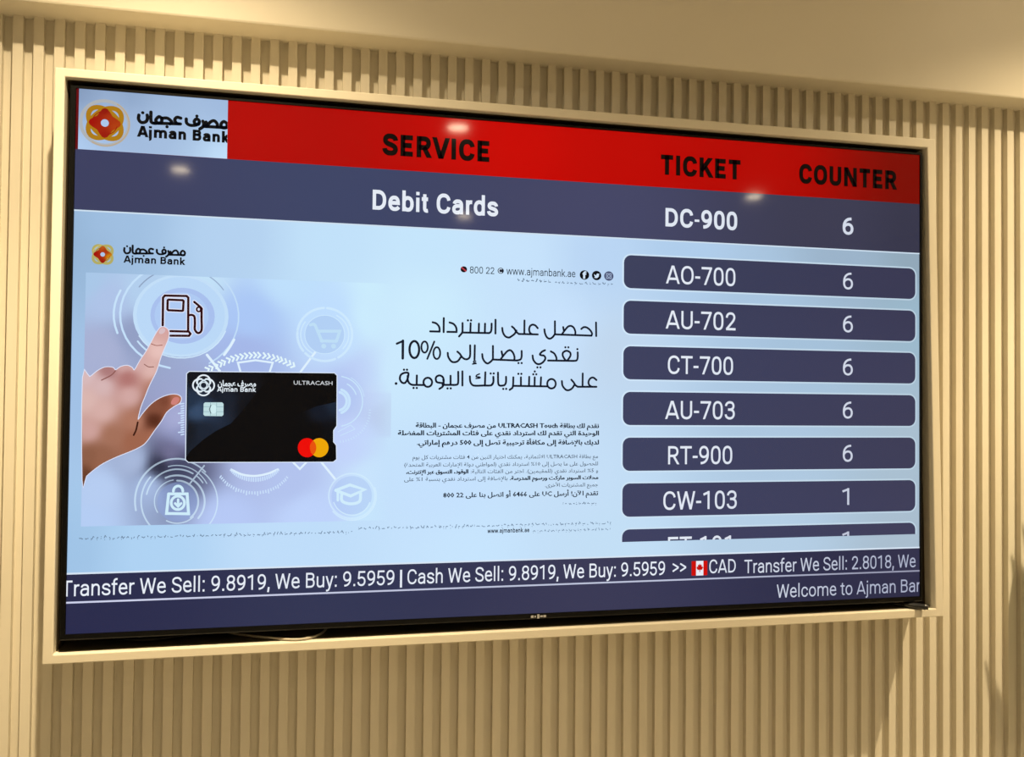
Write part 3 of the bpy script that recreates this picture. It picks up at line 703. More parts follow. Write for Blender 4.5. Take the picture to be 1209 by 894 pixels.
# small printed mark on the lower bezel
bm = bmesh.new()
for u, w_, h_ in ((945.8, 6, 5), (952.5, 3, 4), (959.4, 5, 9), (966.5, 6, 4), (974.0, 6, 5)):
    c = uv(u, 1086.5, 0) - ROOT
    dx, dz = w_ / 1920 * SW_ / 2, h_ / 1080 * SH_ / 2
    box(bm, c.x - dx, c.x + dx, W(0, -0.0034, 0).y - ROOT.y, W(0, -0.0029, 0).y - ROOT.y, c.z - dz, c.z + dz)
finish('bezel_mark', bm, EMBLEM, bezel)

# colours of the picture, with the screen's dimming to the sides painted in
NAVY = blend([((0, 180), (58, 62, 96)), ((500, 180), (60, 68, 102)), ((1100, 180), (68, 70, 102)), ((1700, 180), (60, 60, 82)), ((1900, 180), (54, 54, 74))])
ROWC = blend([((1170, 300), (60, 64, 92)), ((1500, 300), (64, 68, 100)), ((1880, 300), (56, 56, 82)), ((1170, 700), (62, 66, 96)), ((1880, 700), (60, 60, 86)), ((1500, 850), (66, 64, 102))])
REDC = blend([((0, 60), (96, 0, 12)), ((320, 60), (180, 2, 2)), ((900, 60), (200, 0, 0)), ((1150, 60), (188, 0, 0)), ((1500, 60), (178, 0, 0)), ((1900, 60), (120, 6, 2))])  # right end darkened in colour for the screen's dimming and reflected haze
TICKC = blend([((0, 1000), (44, 46, 76)), ((500, 1000), (50, 54, 84)), ((1100, 1000), (58, 58, 86)), ((1900, 1000), (50, 50, 78)), ((0, 1070), (40, 42, 76)), ((1900, 1070), (40, 40, 66))])
PAGE = blend([((0, 300), (147, 179, 212)), ((60, 270), (159, 191, 226)), ((0, 600), (161, 193, 230)), ((0, 930), (159, 195, 230)), ((300, 290), (179, 209, 240)),
              ((500, 290), (193, 225, 250)), ((700, 280), (197, 229, 252)), ((700, 420), (205, 237, 254)), ((640, 520), (203, 233, 254)), ((900, 300), (199, 227, 252)), ((1000, 450), (201, 227, 254)),
              ((1100, 300), (185, 213, 244)), ((1130, 500), (193, 215, 238)), ((900, 600), (203, 229, 254)), ((750, 800), (197, 225, 254)), ((1050, 800), (197, 223, 248)), ((400, 920), (191, 221, 250)),
              ((150, 930), (175, 211, 244)), ((800, 940), (199, 229, 254)), ((1120, 930), (195, 223, 246)), ((1300, 262), (175, 205, 236)), ((1500, 370), (169, 197, 224)), ((1600, 470), (165, 193, 218)), ((1914, 400), (155, 185, 204)),
              ((1914, 700), (169, 191, 208)), ((1500, 680), (173, 199, 224)), ((1500, 945), (181, 207, 230)), ((1914, 945), (169, 189, 206)), ((1914, 262), (145, 167, 184)), ((1700, 262), (155, 179, 202))], 3, 40)  # stands for one even page; bright middle and dim sides are painted in
WHITE_T = blend([((0, 500), (238, 244, 252)), ((1100, 500), (236, 242, 250)), ((1500, 500), (222, 230, 242)), ((1900, 500), (196, 202, 220)), ((1900, 1060), (170, 176, 200)), ((1100, 1000), (234, 240, 250))])  # white print, greyed to the right to imitate the screen's falloff
DARK_T = (24, 34, 48)

f = Flat()
f.rect(0, 238, 1920, 966, PAGE, 0, 48, 20)
page = f.link('page_background', TV, 'pale blue page background of the display')

# ---- red heading band
f = Flat()
f.rect(0, 0, 1920, 121, REDC, 1, 24, 2)
head = f.link('heading_band', TV, 'red heading band across the top of the display')
for nm, t, a, b, base in (('service_heading', 'SERVICE', 606, 839.5, 90.5), ('ticket_heading', 'TICKET', 1241, 1440, 91.5), ('counter_heading', 'COUNTER', 1592, 1857, 89.5)):
    f = Flat()
    board_text(f, t, a, b, base, 46, (8, 2, 3), 172, 2)
    f.link(nm, head, 'black word ' + t)

def emblem(f, cx, cy, s, layer, faint=True, soft=False):
    """interlaced rosette: two crossing gold loops, a red four-cornered knot, a pale centre; s = half width"""
    if faint:
        f.arc(cx, cy, s * 0.95, s * 0.14, 0, 360, (174, 178, 182), layer)
        f.arc(cx, cy, s * 0.97, s * 0.04, -60, 120, (190, 164, 130), layer + .1)
    gold = (172, 122, 20) if not soft else (178, 170, 100)
    for rot in (pi / 4, -pi / 4):
        f.arc(cx, cy, s * 0.78, s * 0.20, 0, 360, gold, layer + .2, ry=s * 0.50, n=40, rot=rot)
    if soft:
        f.arc(cx, cy, s * 0.70, s * 0.06, 200, 260, (206, 190, 110), layer + .25)
    D = []
    for k in range(4):
        a = k * pi / 2
        for da, r in ((-.785, .43), (-.38, .52), (-.17, .61), (0, .64), (.17, .61), (.38, .52)):
            D.append((cx + s * r * cos(a + da), cy + s * r * sin(a + da)))
    fld = blend([((cx - s * .6, cy), (160, 6, 2)), ((cx, cy - s * .6), (140, 14, 6) if not soft else (186, 90, 20)), ((cx + s * .45, cy + s * .2), (176, 62, 12) if not soft else (206, 140, 10)), ((cx, cy + s * .55), (150, 20, 6)),
                 ((cx + s * .2, cy - s * .25), (168, 50, 12)), ((cx - s * .3, cy + s * .3), (164, 34, 8))], 3, s * .12)
    f.shaded(D, fld, layer + .3, s * .12)
    f.arc(cx, cy, s * 0.50, s * 0.035, 15, 75, (150, 20, 6), layer + .4)
    f.arc(cx, cy, s * 0.50, s * 0.035, 195, 255, (150, 20, 6), layer + .4)
    f.disc(cx, cy, s * .16, s * .16, (172, 198, 234), layer + .5)

f = Flat(clip=(5, 0, 289, 121))
LOGO_BG = blend([((5, 5), (128, 150, 184)), ((100, 5), (140, 164, 198)), ((289, 5), (158, 184, 220)), ((289, 119), (196, 226, 252)), ((5, 119), (178, 208, 244)), ((150, 60), (164, 190, 224)), ((60, 60), (164, 188, 222))], 2, 20)
f.rect(5, 0, 289, 121, LOGO_BG, 2, 12, 6)
emblem(f, 54, 65.5, 47, 2.5)
f.art('bank_arabic', (6, 8, 14), 3.2, 1.0)
board_text(f, 'Ajman Bank', 114.6, 294, 88.4, 22.6, (6, 8, 14), 180, 3.2)
f.link('bank_logo', head, 'white bank logo plate with gold and red rosette and black lettering')

# ---- the number being called
f = Flat()
f.rect(0, 121, 1920, 241.5, NAVY, 1, 32, 3)
f.rect(0, 241.5, 1920, 244.5, (206, 224, 240), 1)
call = f.link('called_ticket_band', TV, 'slate blue band naming the ticket now called')
f = Flat(); board_text(f, 'Debit Cards', 587, 860.5, 209, 42.5, WHITE_T, 138, 2); f.link('service_name', call, 'white words Debit Cards')
f = Flat(); board_text(f, 'DC-900', 1253, 1432, 210.5, 42.5, WHITE_T, 134, 2); f.link('ticket_number', call, 'white ticket number DC-900')
f = Flat(); board_text(f, '6', 1708, 1737, 206, 41, WHITE_T, 118, 2); f.link('counter_number', call, 'white counter number 6')

# ---- the waiting list
for i, (t, n, a, b) in enumerate((('AO-700', '6', 1255, 1428), ('AU-702', '6', 1255, 1429), ('CT-700', '6', 1261, 1423), ('AU-703', '6', 1255, 1428), ('RT-900', '6', 1263, 1422), ('CW-103', '1', 1252, 1434), ('ET-101', '1', 1264, 1420))):
    v0 = 281 + i * 103.4
    cl = (0, 0, 1920, 929)
    f = Flat(clip=cl)
    f.rrect(1149.5, v0 - 4.0, 1912, v0 + 78.2, 21, blend([((1150, 500), (208, 230, 250)), ((1912, 500), (184, 206, 222))]), 1)
    f.rrect(1153.5, v0 - 0.4, 1908, v0 + 74.6, 17, ROWC, 1.5)
    row = f.link('ticket_row', TV, 'slate row for ticket ' + t + (' cut off by the ticker' if i == 6 else ''))
    f = Flat(clip=cl); board_text(f, t, a, b, v0 + 60.5, 41.5, WHITE_T, 93, 2); f.link('ticket_number', row, 'white number ' + t)
    f = Flat(clip=cl); board_text(f, n, 1709.5 if n == '6' else 1708, 1736 if n == '6' else 1727, v0 + 57, 40, WHITE_T, 88, 2); f.link('counter_number', row, 'white counter number ' + n)

# ---- the running ticker
f = Flat()
f.rect(0, 960, 1920, 963.5, (214, 228, 244), 1)
f.rect(0, 963.5, 1920, 1080, TICKC, 1, 24, 4)
f.rect(0, 1016.6, 1920, 1020.2, blend([((0, 1018), (206, 210, 236)), ((1200, 1018), (190, 196, 220)), ((1900, 1018), (150, 152, 176))]), 1.5, 12, 1)
tick = f.link('ticker_bar', TV, 'dark slate ticker bar along the bottom of the display')
f = Flat(clip=(0, 900, 1912, 1080))
TB, TCAP = 1006, 31
board_text(f, 'Transfer We Sell: 9.8919, We Buy: 9.5959', -9, 643, TB, TCAP, WHITE_T, 88, 2)
board_text(f, '|', 655, 659.5, TB, TCAP, WHITE_T, 88, 2)
board_text(f, 'Cash We Sell: 9.8919, We Buy: 9.5959', 671, 1257, TB, TCAP, WHITE_T, 88, 2)
board_text(f, '>>', 1275, 1309, TB - 2, TCAP, WHITE_T, 88, 2)
board_text(f, 'CAD', 1366, 1432, TB, TCAP, WHITE_T, 88, 2)
board_text(f, 'Transfer We Sell: 2.8018, We', 1454, 1909, TB + 3, TCAP, WHITE_T, 84, 2)
f.link('exchange_rate_text', tick, 'white line of exchange rates')
f = Flat(clip=(1300, 900, 1919, 1080))
board_text(f, 'Welcome to Ajman Bank', 1537, 1950, 1069, 31, WHITE_T, 80, 2)
f.link('welcome_text', tick, 'white welcome words cut off at the right edge')
f = Flat()
f.rect(1322, 977, 1361, 1010, (206, 14, 10), 2)
f.rect(1333, 976.8, 1351, 1010.2, (232, 236, 246), 2.3)
LEAFP = [(0, -11), (2, -7), (5, -8.5), (4.4, -3), (7.6, -4.5), (7, -1.5), (9, -.6), (5.5, 3.2), (6.2, 5), (1, 4.4), (.8, 10), (-.8, 10), (-1, 4.4), (-6.2, 5), (-5.5, 3.2), (-9, -.6), (-7, -1.5), (-7.6, -4.5), (-4.4, -3), (-5, -8.5), (-2, -7)]
f.poly([(1342 + x, 993 + y * .95) for x, y in LEAFP], (196, 10, 8), 2.6, clip=False)
f.link('country_flag', tick, 'small red and white flag with a maple leaf')

# ---- the advertisement
PIC = blend([((24, 380), (168, 199, 232)), ((70, 420), (174, 195, 232)), ((130, 400), (178, 207, 238)), ((120, 490), (146, 159, 196)), ((60, 520), (168, 177, 212)), ((230, 366), (194, 225, 248)), ((420, 366), (190, 223, 252)), ((620, 366), (206, 241, 254)),
             ((520, 480), (194, 223, 254)), ((340, 450), (170, 199, 246)), ((330, 520), (164, 183, 232)), ((250, 620), (156, 169, 210)), ((215, 680), (142, 149, 192)), ((205, 660), (168, 173, 214)), ((190, 730), (118, 116, 152)), ((170, 752), (40, 42, 62)), ((200, 750), (60, 64, 92)), ((120, 740), (168, 185, 220)),
             ((150, 790), (166, 187, 226)), ((60, 800), (182, 205, 242)), ((40, 860), (180, 205, 244)), ((300, 860), (182, 201, 246)), ((420, 780), (178, 195, 238)), ((360, 740), (176, 189, 232)), ((560, 700), (194, 211, 252)), ((590, 560), (186, 203, 246)), ((628, 640), (178, 186, 224)), ((600, 600), (190, 203, 244)), ((628, 560), (198, 225, 252)),
             ((600, 780), (202, 229, 254)), ((628, 860), (200, 233, 254)), ((460, 860), (190, 211, 252)), ((540, 600), (178, 197, 242)), ((500, 440), (190, 221, 254)), ((590, 440), (204, 237, 254))], 4, 16)
PIC0 = PIC
def PIC(u, v):
    w = min(1, max(0, (u - 530) / 100)) ** 1.5 * (0.75 if 600 < v < 690 else 1)
    return tuple(a * (1 - w) + b * w for a, b in zip(PIC0(u, v), PAGE(u, v)))
f = Flat()
f.rect(24, 366, 632, 869.5, PIC, 1, 76, 64)
adv = f.link('advert_picture', TV, 'soft blue advert picture of a hand, a card and icons')
RC = (222, 240, 254)
for i in range(len(ART['links'].split('|'))):
    f = Flat(clip=(24, 366, 632, 869.5))
    f.art('links', RC, 1.6, sel=slice(i, i + 1))
    f.link('connector_line', adv)
for nm, art, cl, sel in (('tick_arc', 'ticks', (200, 222, 250), slice(0, 26)), ('tick_arc', 'ticks', (200, 222, 250), slice(26, 56)), ('tick_scale', 'ticks', (200, 222, 250), slice(56, 70)), ('target_rings', 'target', (200, 228, 252), slice(0, None))):
    f = Flat(clip=(24, 366, 632, 869.5))
    f.art(art, cl, 1.6, -2.6 if art == 'target' else 0.0, sel=sel)
    f.link(nm, adv)
f = Flat(clip=(24, 366, 632, 869.5))
CHP = catmull([tuple(float(t) for t in q.split(',')) for q in ART['chev'].split(':')[1].split()], False, 8)
acc, last, nx = 0.0, CHP[0], 0.0
for a, b in zip(CHP, CHP[1:]):
    acc += (b - a).length
    if acc >= nx:
        nx += 9.0
        d = (b - a).normalized()
        nn = Vector((-d.y, d.x))
        tip = b + d * 3.4
        f.line([tuple(b - d * 2.5 + nn * 6.4), tuple(tip), tuple(b - d * 2.5 - nn * 6.4)], 3.6, (226, 246, 252), 1.7, caps=False)
f.link('chevron_arc', adv, 'arc of small white chevrons above the card')

f = Flat(clip=(24, 366, 632, 869.5))
FX, FY = 205, 447
f.disc(FX, FY, 92, 84, (194, 222, 248), 1.2)
f.disc(FX, FY, 85, 79, (186, 216, 247), 1.35)
f.disc(FX + 3, FY, 62, 57, (168, 192, 238), 1.5)
f.disc(FX + 1, FY, 52, 48, (174, 202, 243), 1.65)
f.arc(FX, FY, 92, 2.2, 20, 150, (206, 232, 252), 1.5, ry=86)
f.arc(FX, FY, 112, 3, -60, 60, (192, 220, 248), 1.5, ry=110)
f.arc(FX, FY, 116, 4, 100, 235, (196, 224, 250), 1.5, ry=108)
f.arc(FX, FY, 128, 4, 160, 205, (198, 226, 250), 1.5, ry=112)
f.arc(FX, FY, 100, 3.4, 120, 145, (198, 226, 250), 1.5, ry=94)
f.arc(FX, FY, 99, 2.2, 215, 240, (140, 160, 190), 1.5, ry=97)
f.arc(FX, FY, 99, 2.2, 300, 325, (150, 172, 204), 1.5, ry=97)
f.art('pump', (226, 230, 250), 1.8, 3.4)
f.art('pump', (46, 4, 10), 2.1)
f.link('fuel_pump_icon', adv, 'dark red fuel pump icon in a pale ring')

def icon(name, art, ring, disc, rr, col, lab, fillc):
    f = Flat(clip=(24, 366, 632, 869.5))
    u, v = [float(t) for t in ART[disc].split(':')[1].split(',')]
    f.disc(u, v, rr, rr, fillc, 1.55)
    f.art(ring, lambda u, v: tuple(a * .35 + b * .65 for a, b in zip(PIC(u, v), (212, 238, 254))), 1.8, -1.4 if ring != 'cart_ring' else -1.6)
    f.art(art, col, 2.1, -.8)
    f.link(name, adv, lab)
icon('shopping_cart_icon', 'cart', 'cart_ring', 'cart_disc', 40, (190, 222, 246), 'pale shopping cart icon in a ring', lambda u, v: tuple(a * .6 + b * .4 for a, b in zip(PIC(u, v), (158, 188, 232))))
icon('shopping_bag_icon', 'bag', 'bag_ring', 'bag_disc', 40, (206, 236, 250), 'pale shopping bag icon with a down arrow in rings', lambda u, v: tuple(a * .5 + b * .5 for a, b in zip(PIC(u, v), (140, 162, 216))))
icon('graduation_cap_icon', 'cap', 'cap_ring', 'cap_disc', 42, (208, 236, 252), 'pale graduation cap icon in a ring', lambda u, v: tuple(a * .6 + b * .4 for a, b in zip(PIC(u, v), (164, 190, 240))))

# the pointing hand of the picture
f = Flat()
HP = [tuple(float(t) for t in q.split(',')) for q in ART['hand'].split(':')[1].split()]
HP = [tuple(p) for p in catmull(HP, True, 3)]
f.line(HP, 3.0, (222, 226, 246), 2.4, True)
HS = [((30, 570), (216, 186, 188)), ((60, 590), (214, 182, 182)), ((95, 550), (206, 164, 162)), ((70, 560), (170, 120, 120)), ((120, 545), (214, 174, 172)), ((105, 575), (176, 116, 112)), ((60, 640), (214, 174, 168)), ((35, 680), (206, 162, 156)), ((110, 610), (210, 168, 164)),
      ((150, 560), (222, 182, 176)), ((185, 500), (216, 172, 168)), ((205, 505), (176, 114, 100)), ((165, 520), (232, 194, 188)), ((190, 460), (224, 174, 180)), ((210, 470), (178, 100, 96)), ((200, 480), (216, 170, 164)), ((190, 570), (150, 92, 74)), ((165, 590), (178, 118, 98)), ((160, 630), (132, 78, 58)), ((158, 660), (84, 40, 26)), ((175, 620), (120, 66, 48)),
      ((120, 660), (176, 120, 98)), ((80, 690), (164, 112, 90)), ((40, 730), (140, 92, 70)), ((30, 770), (104, 62, 42)), ((60, 750), (150, 98, 74)), ((120, 700), (158, 100, 76)), ((160, 690), (166, 106, 82)),
      ((200, 620), (182, 112, 88)), ((220, 590), (206, 138, 116)), ((190, 660), (166, 98, 74)), ((235, 600), (150, 84, 62)), ((245, 575), (188, 108, 90)), ((262, 575), (206, 122, 108)), ((225, 625), (142, 78, 54)), ((30, 620), (218, 182, 176)), ((60, 730), (148, 98, 76))]
f.shaded(HP, blend(HS, 3.6, 9), 2.7, 5.0)
f.fill('hand_nail', (216, 190, 196), 3.0)
f.fill('thumb_nail', (206, 128, 120), 3.0)
f.art('hand_lines', blend([((180, 480), (160, 100, 92)), ((160, 640), (58, 24, 14)), ((90, 560), (140, 88, 84))], 4, 5), 3.0)
f.link('pointing_hand', adv, 'photographed hand pointing at the fuel pump icon')

# the bank card of the picture
f = Flat()
CARD = [tuple(float(t) for t in q.split(',')) for q in ART['card'].split(':')[1].split()]
f.line(CARD, 3.4, (220, 232, 250), 2.4, True)
f.poly(CARD, (4, 5, 9), 2.5, clip=False)
CB = [tuple(float(t) for t in q.split(',')) for q in ART['card_blue_left'].split(':')[1].split()]
f.shaded(CB, blend([((220, 570), (10, 16, 26)), ((225, 620), (32, 48, 70)), ((240, 640), (52, 74, 104)), ((225, 680), (18, 24, 34)), ((265, 630), (40, 56, 82)), ((290, 620), (22, 30, 44)), ((330, 580), (10, 12, 20)), ((300, 570), (9, 12, 20)), ((395, 568), (4, 5, 9)), ((340, 630), (10, 14, 22)), ((250, 680), (24, 34, 50)), ((275, 610), (20, 26, 40))], 4, 6), 2.6, 7)
CB = [tuple(float(t) for t in q.split(',')) for q in ART['card_blue_right'].split(':')[1].split()]
f.shaded(CB, blend([((510, 620), (26, 38, 56)), ((480, 640), (14, 22, 36)), ((510, 690), (6, 9, 16)), ((440, 650), (4, 6, 11)), ((430, 660), (4, 5, 9)), ((470, 680), (4, 5, 9))], 4, 6), 2.6, 7)
for k in range(4):                                     # white outline rosette
    a = k * pi / 2
    f.arc(250.6 + 7.5 * cos(a), 587.6 + 7.5 * sin(a), 13.2, 3.0, math.degrees(a) - 105, math.degrees(a) + 105, (232, 242, 250), 2.9)
for rot in (pi / 4, -pi / 4):
    f.arc(250.6, 587.6, 15, 2.2, 0, 360, (214, 230, 240), 2.9, ry=8.5, rot=rot)
f.arc(250.6, 587.6, 6.5, 2.2, 0, 360, (214, 230, 240), 2.9)
type_text(f, visual('مصرف عجمان'), 278, 353.5, 588.5, 11.0, (226, 236, 244), 0.035, 2.9, 2)
board_text(f, 'Ajman Bank', 277, 353.6, 600, 9.6, (226, 236, 244), 130, 2.9)
type_text(f, 'ULTRACASH', 429, 508.4, 584, 8.2, (206, 210, 216), 0.006, 2.9, 2)
CP = [tuple(float(t) for t in q.split(',')) for q in ART['chip'].split(':')[1].split()]
f.poly(CP, (190, 220, 224), 2.9, clip=False)
cx = sum(p[0] for p in CP) / len(CP)
cy = sum(p[1] for p in CP) / len(CP)
for q in ([(cx - 19, cy - 5), (cx - 7, cy - 5)], [(cx - 19, cy + 5), (cx - 7, cy + 5)], [(cx + 7, cy - 5), (cx + 19, cy - 5)], [(cx + 7, cy + 5), (cx + 19, cy + 5)], [(cx - 6, cy - 14), (cx - 6, cy + 14)], [(cx + 6, cy - 14), (cx + 6, cy + 14)]):
    f.line(q, 1.0, (140, 176, 186), 3.0)
f.disc(cx, cy, 6.5, 9, (206, 236, 240), 3.0)
f.line([(cx - 5, cy - 8), (cx - 8, cy), (cx - 5, cy + 8)], 1.6, (80, 100, 110), 3.1)
f.fill('mc_red', (236, 6, 4), 2.9)
f.fill('mc_yellow', (236, 166, 4), 3.0)
f.fill('mc_mid', (232, 82, 10), 3.1, smooth=False)
f.link('bank_card', adv, 'black bank card with chip and overlapping red and yellow circles')

# ---- writing of the advertisement
f = Flat()
emblem(f, 54.5, 329, 27, 1.5, faint=False, soft=True)
# the same bank name as in the heading, smaller
for it in ART['bank_arabic'].split('|'):
    hd, body = it.split(':')
    P = [tuple(float(t) for t in q.split(',')) for q in body.split()]
    P = [(94.5 + (x - 117.0) * .675, 329 + (y - 66.3) * .72 + 1) for x, y in P]
    w = float(hd[1:]) * .72
    if hd[0] == 'd':
        f.disc(P[0][0], P[0][1], w / 2, w / 2, (8, 10, 18), 1.7, 10)
    elif hd[0] == 'l':
        f.line(P, w, (8, 10, 18), 1.7)
    else:
        f.line([tuple(p) for p in catmull(P, hd[0] == 'c', 5)], w, (8, 10, 18), 1.7, hd[0] == 'c')
board_text(f, 'Ajman Bank', 93.6, 211, 343.6, 14.6, (8, 10, 18), 145, 1.7)
f.link('advert_logo', TV, 'small bank logo above the advert picture')

f = Flat()
f.art('headline', (18, 24, 40), 1.5)
f.link('headline_text', TV, 'thin dark Arabic headline offering 10% cash back')

f = Flat()
TX = (34, 46, 58)
f.disc(785.6, 328.5, 7.2, 6.6, (16, 16, 24), 1.5, 20)
f.line([(781, 325), (790, 332)], 3.2, (186, 60, 70), 1.7)
board_text(f, '800 22', 799, 853.4, 336.3, 14.6, TX, 82, 1.6)
f.disc(867.8, 328.3, 7, 6.6, (30, 36, 48), 1.5, 20)
f.arc(867.8, 328.3, 4.2, 2.0, 60, 300, (206, 226, 246), 1.7)
board_text(f, 'www.ajmanbank.ae', 880.8, 1039, 335.9, 16, TX, 82, 1.6)
f.disc(1060, 330, 11, 10.6, (8, 10, 16), 1.5)
board_text(f, 'f', 1055.6, 1064.6, 338.5, 16, (206, 226, 246), 150, 1.7)
f.disc(1088.6, 330, 11, 10.6, (8, 10, 16), 1.5)
f.poly([(1082.5, 326.5), (1085, 329), (1088, 330), (1088.2, 327), (1090.4, 325.2), (1092.6, 326), (1095.6, 325.6), (1094, 328), (1094, 331.5), (1091, 335.2), (1087, 336.2), (1082.6, 335), (1085.6, 333.4), (1083.2, 331.2)], (206, 226, 246), 1.7, clip=False)
f.disc(1117.5, 330, 11, 10.6, (70, 78, 112), 1.5)
for r in (3.0,):
    f.arc(1117.5, 330, r, 1.3, 0, 360, (176, 196, 226), 1.7)
f.line([(1111.8, 324.4), (1123.2, 324.4), (1123.2, 335.6), (1111.8, 335.6)], 1.3, (176, 196, 226), 1.7, True)
f.link('contact_line', TV, 'line of telephone, web address and three round icons')

def scribble(f, u0, u1, v, h, c, layer, seed, w=1.2):
    """print too small to read: a row of short worn marks"""
    import random
    rnd = random.Random(seed)
    u = u0
    w *= 1.25
    while u < u1 - 2:
        n = rnd.randint(2, 5)
        P = []
        for _ in range(n):
            P.append((u, v - rnd.random() * h * .5 - (h * .5 if rnd.random() < .18 else 0)))
            u += rnd.uniform(1.2, 2.6)
            if u > u1:
                break
        if len(P) > 1:
            f.line(P, w, c, layer, caps=False)
            if rnd.random() < .5:
                f.disc(P[0][0] + 1, v + h * .22 * (1 if rnd.random() < .5 else -3), w * .6, w * .6, c, layer, 6)
        u += rnd.uniform(1.2, 3.0)

f = Flat()
scribble(f, 906, 985, 350, 7, (84, 102, 124), 1.6, 3, 1.3)
scribble(f, 992, 1129, 351, 6, (104, 124, 148), 1.6, 4, 1.1)
f.link('small_print', TV, 'grey line of small print under the contact line')

f = Flat()
PT, PR = (26, 36, 50), (46, 60, 78)
for t, a, b, v, cap, col, bo in (
        ('نقدم لك بطاقة ULTRACASH Touch من مصرف عجمان - البطاقة', 685, 1096.5, 672.5, 10.5, PT, 0.022),
        ('الوحيدة التي تقدم لك استرداد نقدي على فئات المشتريات المفضلة', 647, 1096.7, 689, 10.5, PT, 0.022),
        ('لديك بالإضافة إلى مكافأة ترحيبية تصل إلى 500 درهم إماراتي.', 688, 1096.8, 709.5, 10.5, PT, 0.022),
        ('مع بطاقة ULTRACASH الائتمانية، يمكنك اختيار اثنين من 4 فئات مشتريات كل يوم', 679, 1095.6, 740, 8.5, PR, 0.004),
        ('للحصول على ما يصل إلى %10 استرداد نقدي (لمواطني دولة الإمارات العربية المتحدة)', 661.5, 1095.7, 756, 8.5, PR, 0.004),
        ('و %5 استرداد نقدي (للمقيمين). اختر من الفئات التالية:', 806, 1096, 771.5, 8.5, PR, 0.004),
        ('الوقود، التسوق عبر الإنترنت،', 666, 800, 771.5, 8.8, PT, 0.022),
        ('محلات السوبر ماركت ورسوم المدرسة.', 893, 1096, 787, 8.8, PT, 0.022),
        ('بالإضافة إلى استرداد نقدي بنسبة %1 على', 662, 888, 787, 8.5, PR, 0.004),
        ('جميع المشتريات الأخرى.', 973, 1096, 803, 8.5, PR, 0.004),
        ('تقدم الآن! أرسل UC على 6466 أو اتصل بنا على 800 22', 746, 1096.3, 823, 10.5, PT, 0.014)):
    for k in ((0, 0.5, 1.0) if bo > .02 else (0, .6) if bo > .01 else (0,)):     # heavier print is wider print
        type_text(f, visual(t), a + k - .5, b + k - .5, v, cap, col, min(bo, .012), 1.5, 1, 0.73)
scribble(f, 1014, 1097, 843, 7, (96, 116, 140), 1.6, 6, 1.1)
f.link('paragraph_text', TV, 'dark Arabic paragraphs of small type beside the picture')

f = Flat()
scribble(f, 21, 560, 895, 7, (104, 126, 152), 1.6, 11, 1.1)
scribble(f, 566, 1128, 888, 7, (104, 126, 152), 1.6, 12, 1.1)
scribble(f, 946, 1128, 902, 7, (112, 134, 160), 1.6, 13, 1.0)
board_text(f, 'www.ajmanbank.ae', 844, 938, 901.5, 9.5, (40, 50, 66), 130, 1.6)
f.link('footnote_text', TV, 'lines of tiny footnote print under the advert')

# ------------------------------------------------------------------ cables lying in the frame under the television
def cable(name, pts, r, mat, label, plug=None, group=None):
    o0 = W(*pts[len(pts) // 2])
    bm = bmesh.new()
    tube(bm, [W(*p) - o0 for p in pts], r)
    o = finish(name, bm, mat, None, None, True)
    o.location = o0
    tag(o, label, 'cable', group)
    if plug:
        bm = bmesh.new()
        tube(bm, [W(*p) - o0 for p in plug[0]], plug[1], 12, 6)
        p = finish('plug', bm, mat, o, None, True)
    return o
cable('cable', [(0.25, 0.085, -0.0266), (0.27, 0.06, -0.0266), (0.305, 0.034, -0.0266), (0.35, 0.008, -0.0266), (0.383, -0.003, -0.0270), (0.413, 0.010, -0.0262), (0.428, 0.035, -0.0252), (0.437, 0.056, -0.020), (0.447, 0.075, -0.014), (0.455, 0.0835, -0.004)], 0.0022, GREYCABLE,
      'thin pale cable looping out under the left half of the television')
cable('cable', [(1.46, 0.09, -0.0206), (1.50, 0.078, -0.0206), (1.562, 0.060, -0.0206), (1.591, 0.043, -0.0206), (1.612, 0.022, -0.0206), (1.628, 0.006, -0.0204)], 0.0034, BLACKCABLE,
      'black cable with a thick plug poking out at the lower right corner of the frame',
      ([(1.622, 0.012, -0.0180), (1.634, -0.003, -0.0186), (1.648, -0.017, -0.0186), (1.654, -0.023, -0.0188)], lambda t: 0.0062 if t < .8 else 0.0050))
cable('cable', [(0.05, 0.09, -0.0252), (0.08, 0.06, -0.0252), (0.115, 0.040, -0.0252), (0.15, 0.044, -0.0252), (0.19, 0.062, -0.0252), (0.24, 0.09, -0.0252)], 0.0045, BLACKCABLE,
      'thick black cable lying under the left end of the television')

# ------------------------------------------------------------------ downlights
def downlight(x, y, watts, label, cone=132, blend_=1.0, rad=0.012, group=None, hot=0):
    root = empty('recessed_downlight', W(x, y, ZC), label, 'ceiling light', group)
    bm = bmesh.new()
    lathe(bm, [(0.040, -0.0005), (0.040, -0.003), (0.052, -0.006), (0.058, -0.003), (0.058, 0.0)], 32)
    finish('trim_ring', bm, WHITE, root, None, True)
    bm = bmesh.new()
    rr = lathe(bm, [(0.041, -0.002), (0.041, -0.0022), (0.030, -0.0028), (0.012, -0.003)], 32)
    bm.faces.new(rr[-1])
    finish('lens', bm, LENS, root, None, True)
    for e, c in ((watts, cone), (hot, 84)):
        if e:
            spot(root, e, c, blend_, rad)
    return root
def spot(root, watts, cone, blend_, rad):
    ld = bpy.data.lights.new('lamp', 'SPOT')
    ld.energy = watts
    ld.color = LAMP_COL
    ld.spot_size = radians(cone)
    ld.spot_blend = blend_
    ld.shadow_soft_size = rad
    lo = bpy.data.objects.new('lamp', ld)
    COL.objects.link(lo)
    lo.parent = root
    lo.location = (0, 0, -0.022)
downlight(0.12, -0.49, WASH_W, 'ceiling downlight near the wall washing the slats above the television\'s left end', hot=HOT_W)
downlight(2.16, -0.49, WASH_W, 'ceiling downlight near the wall washing the slats right of the television', hot=HOT_W)
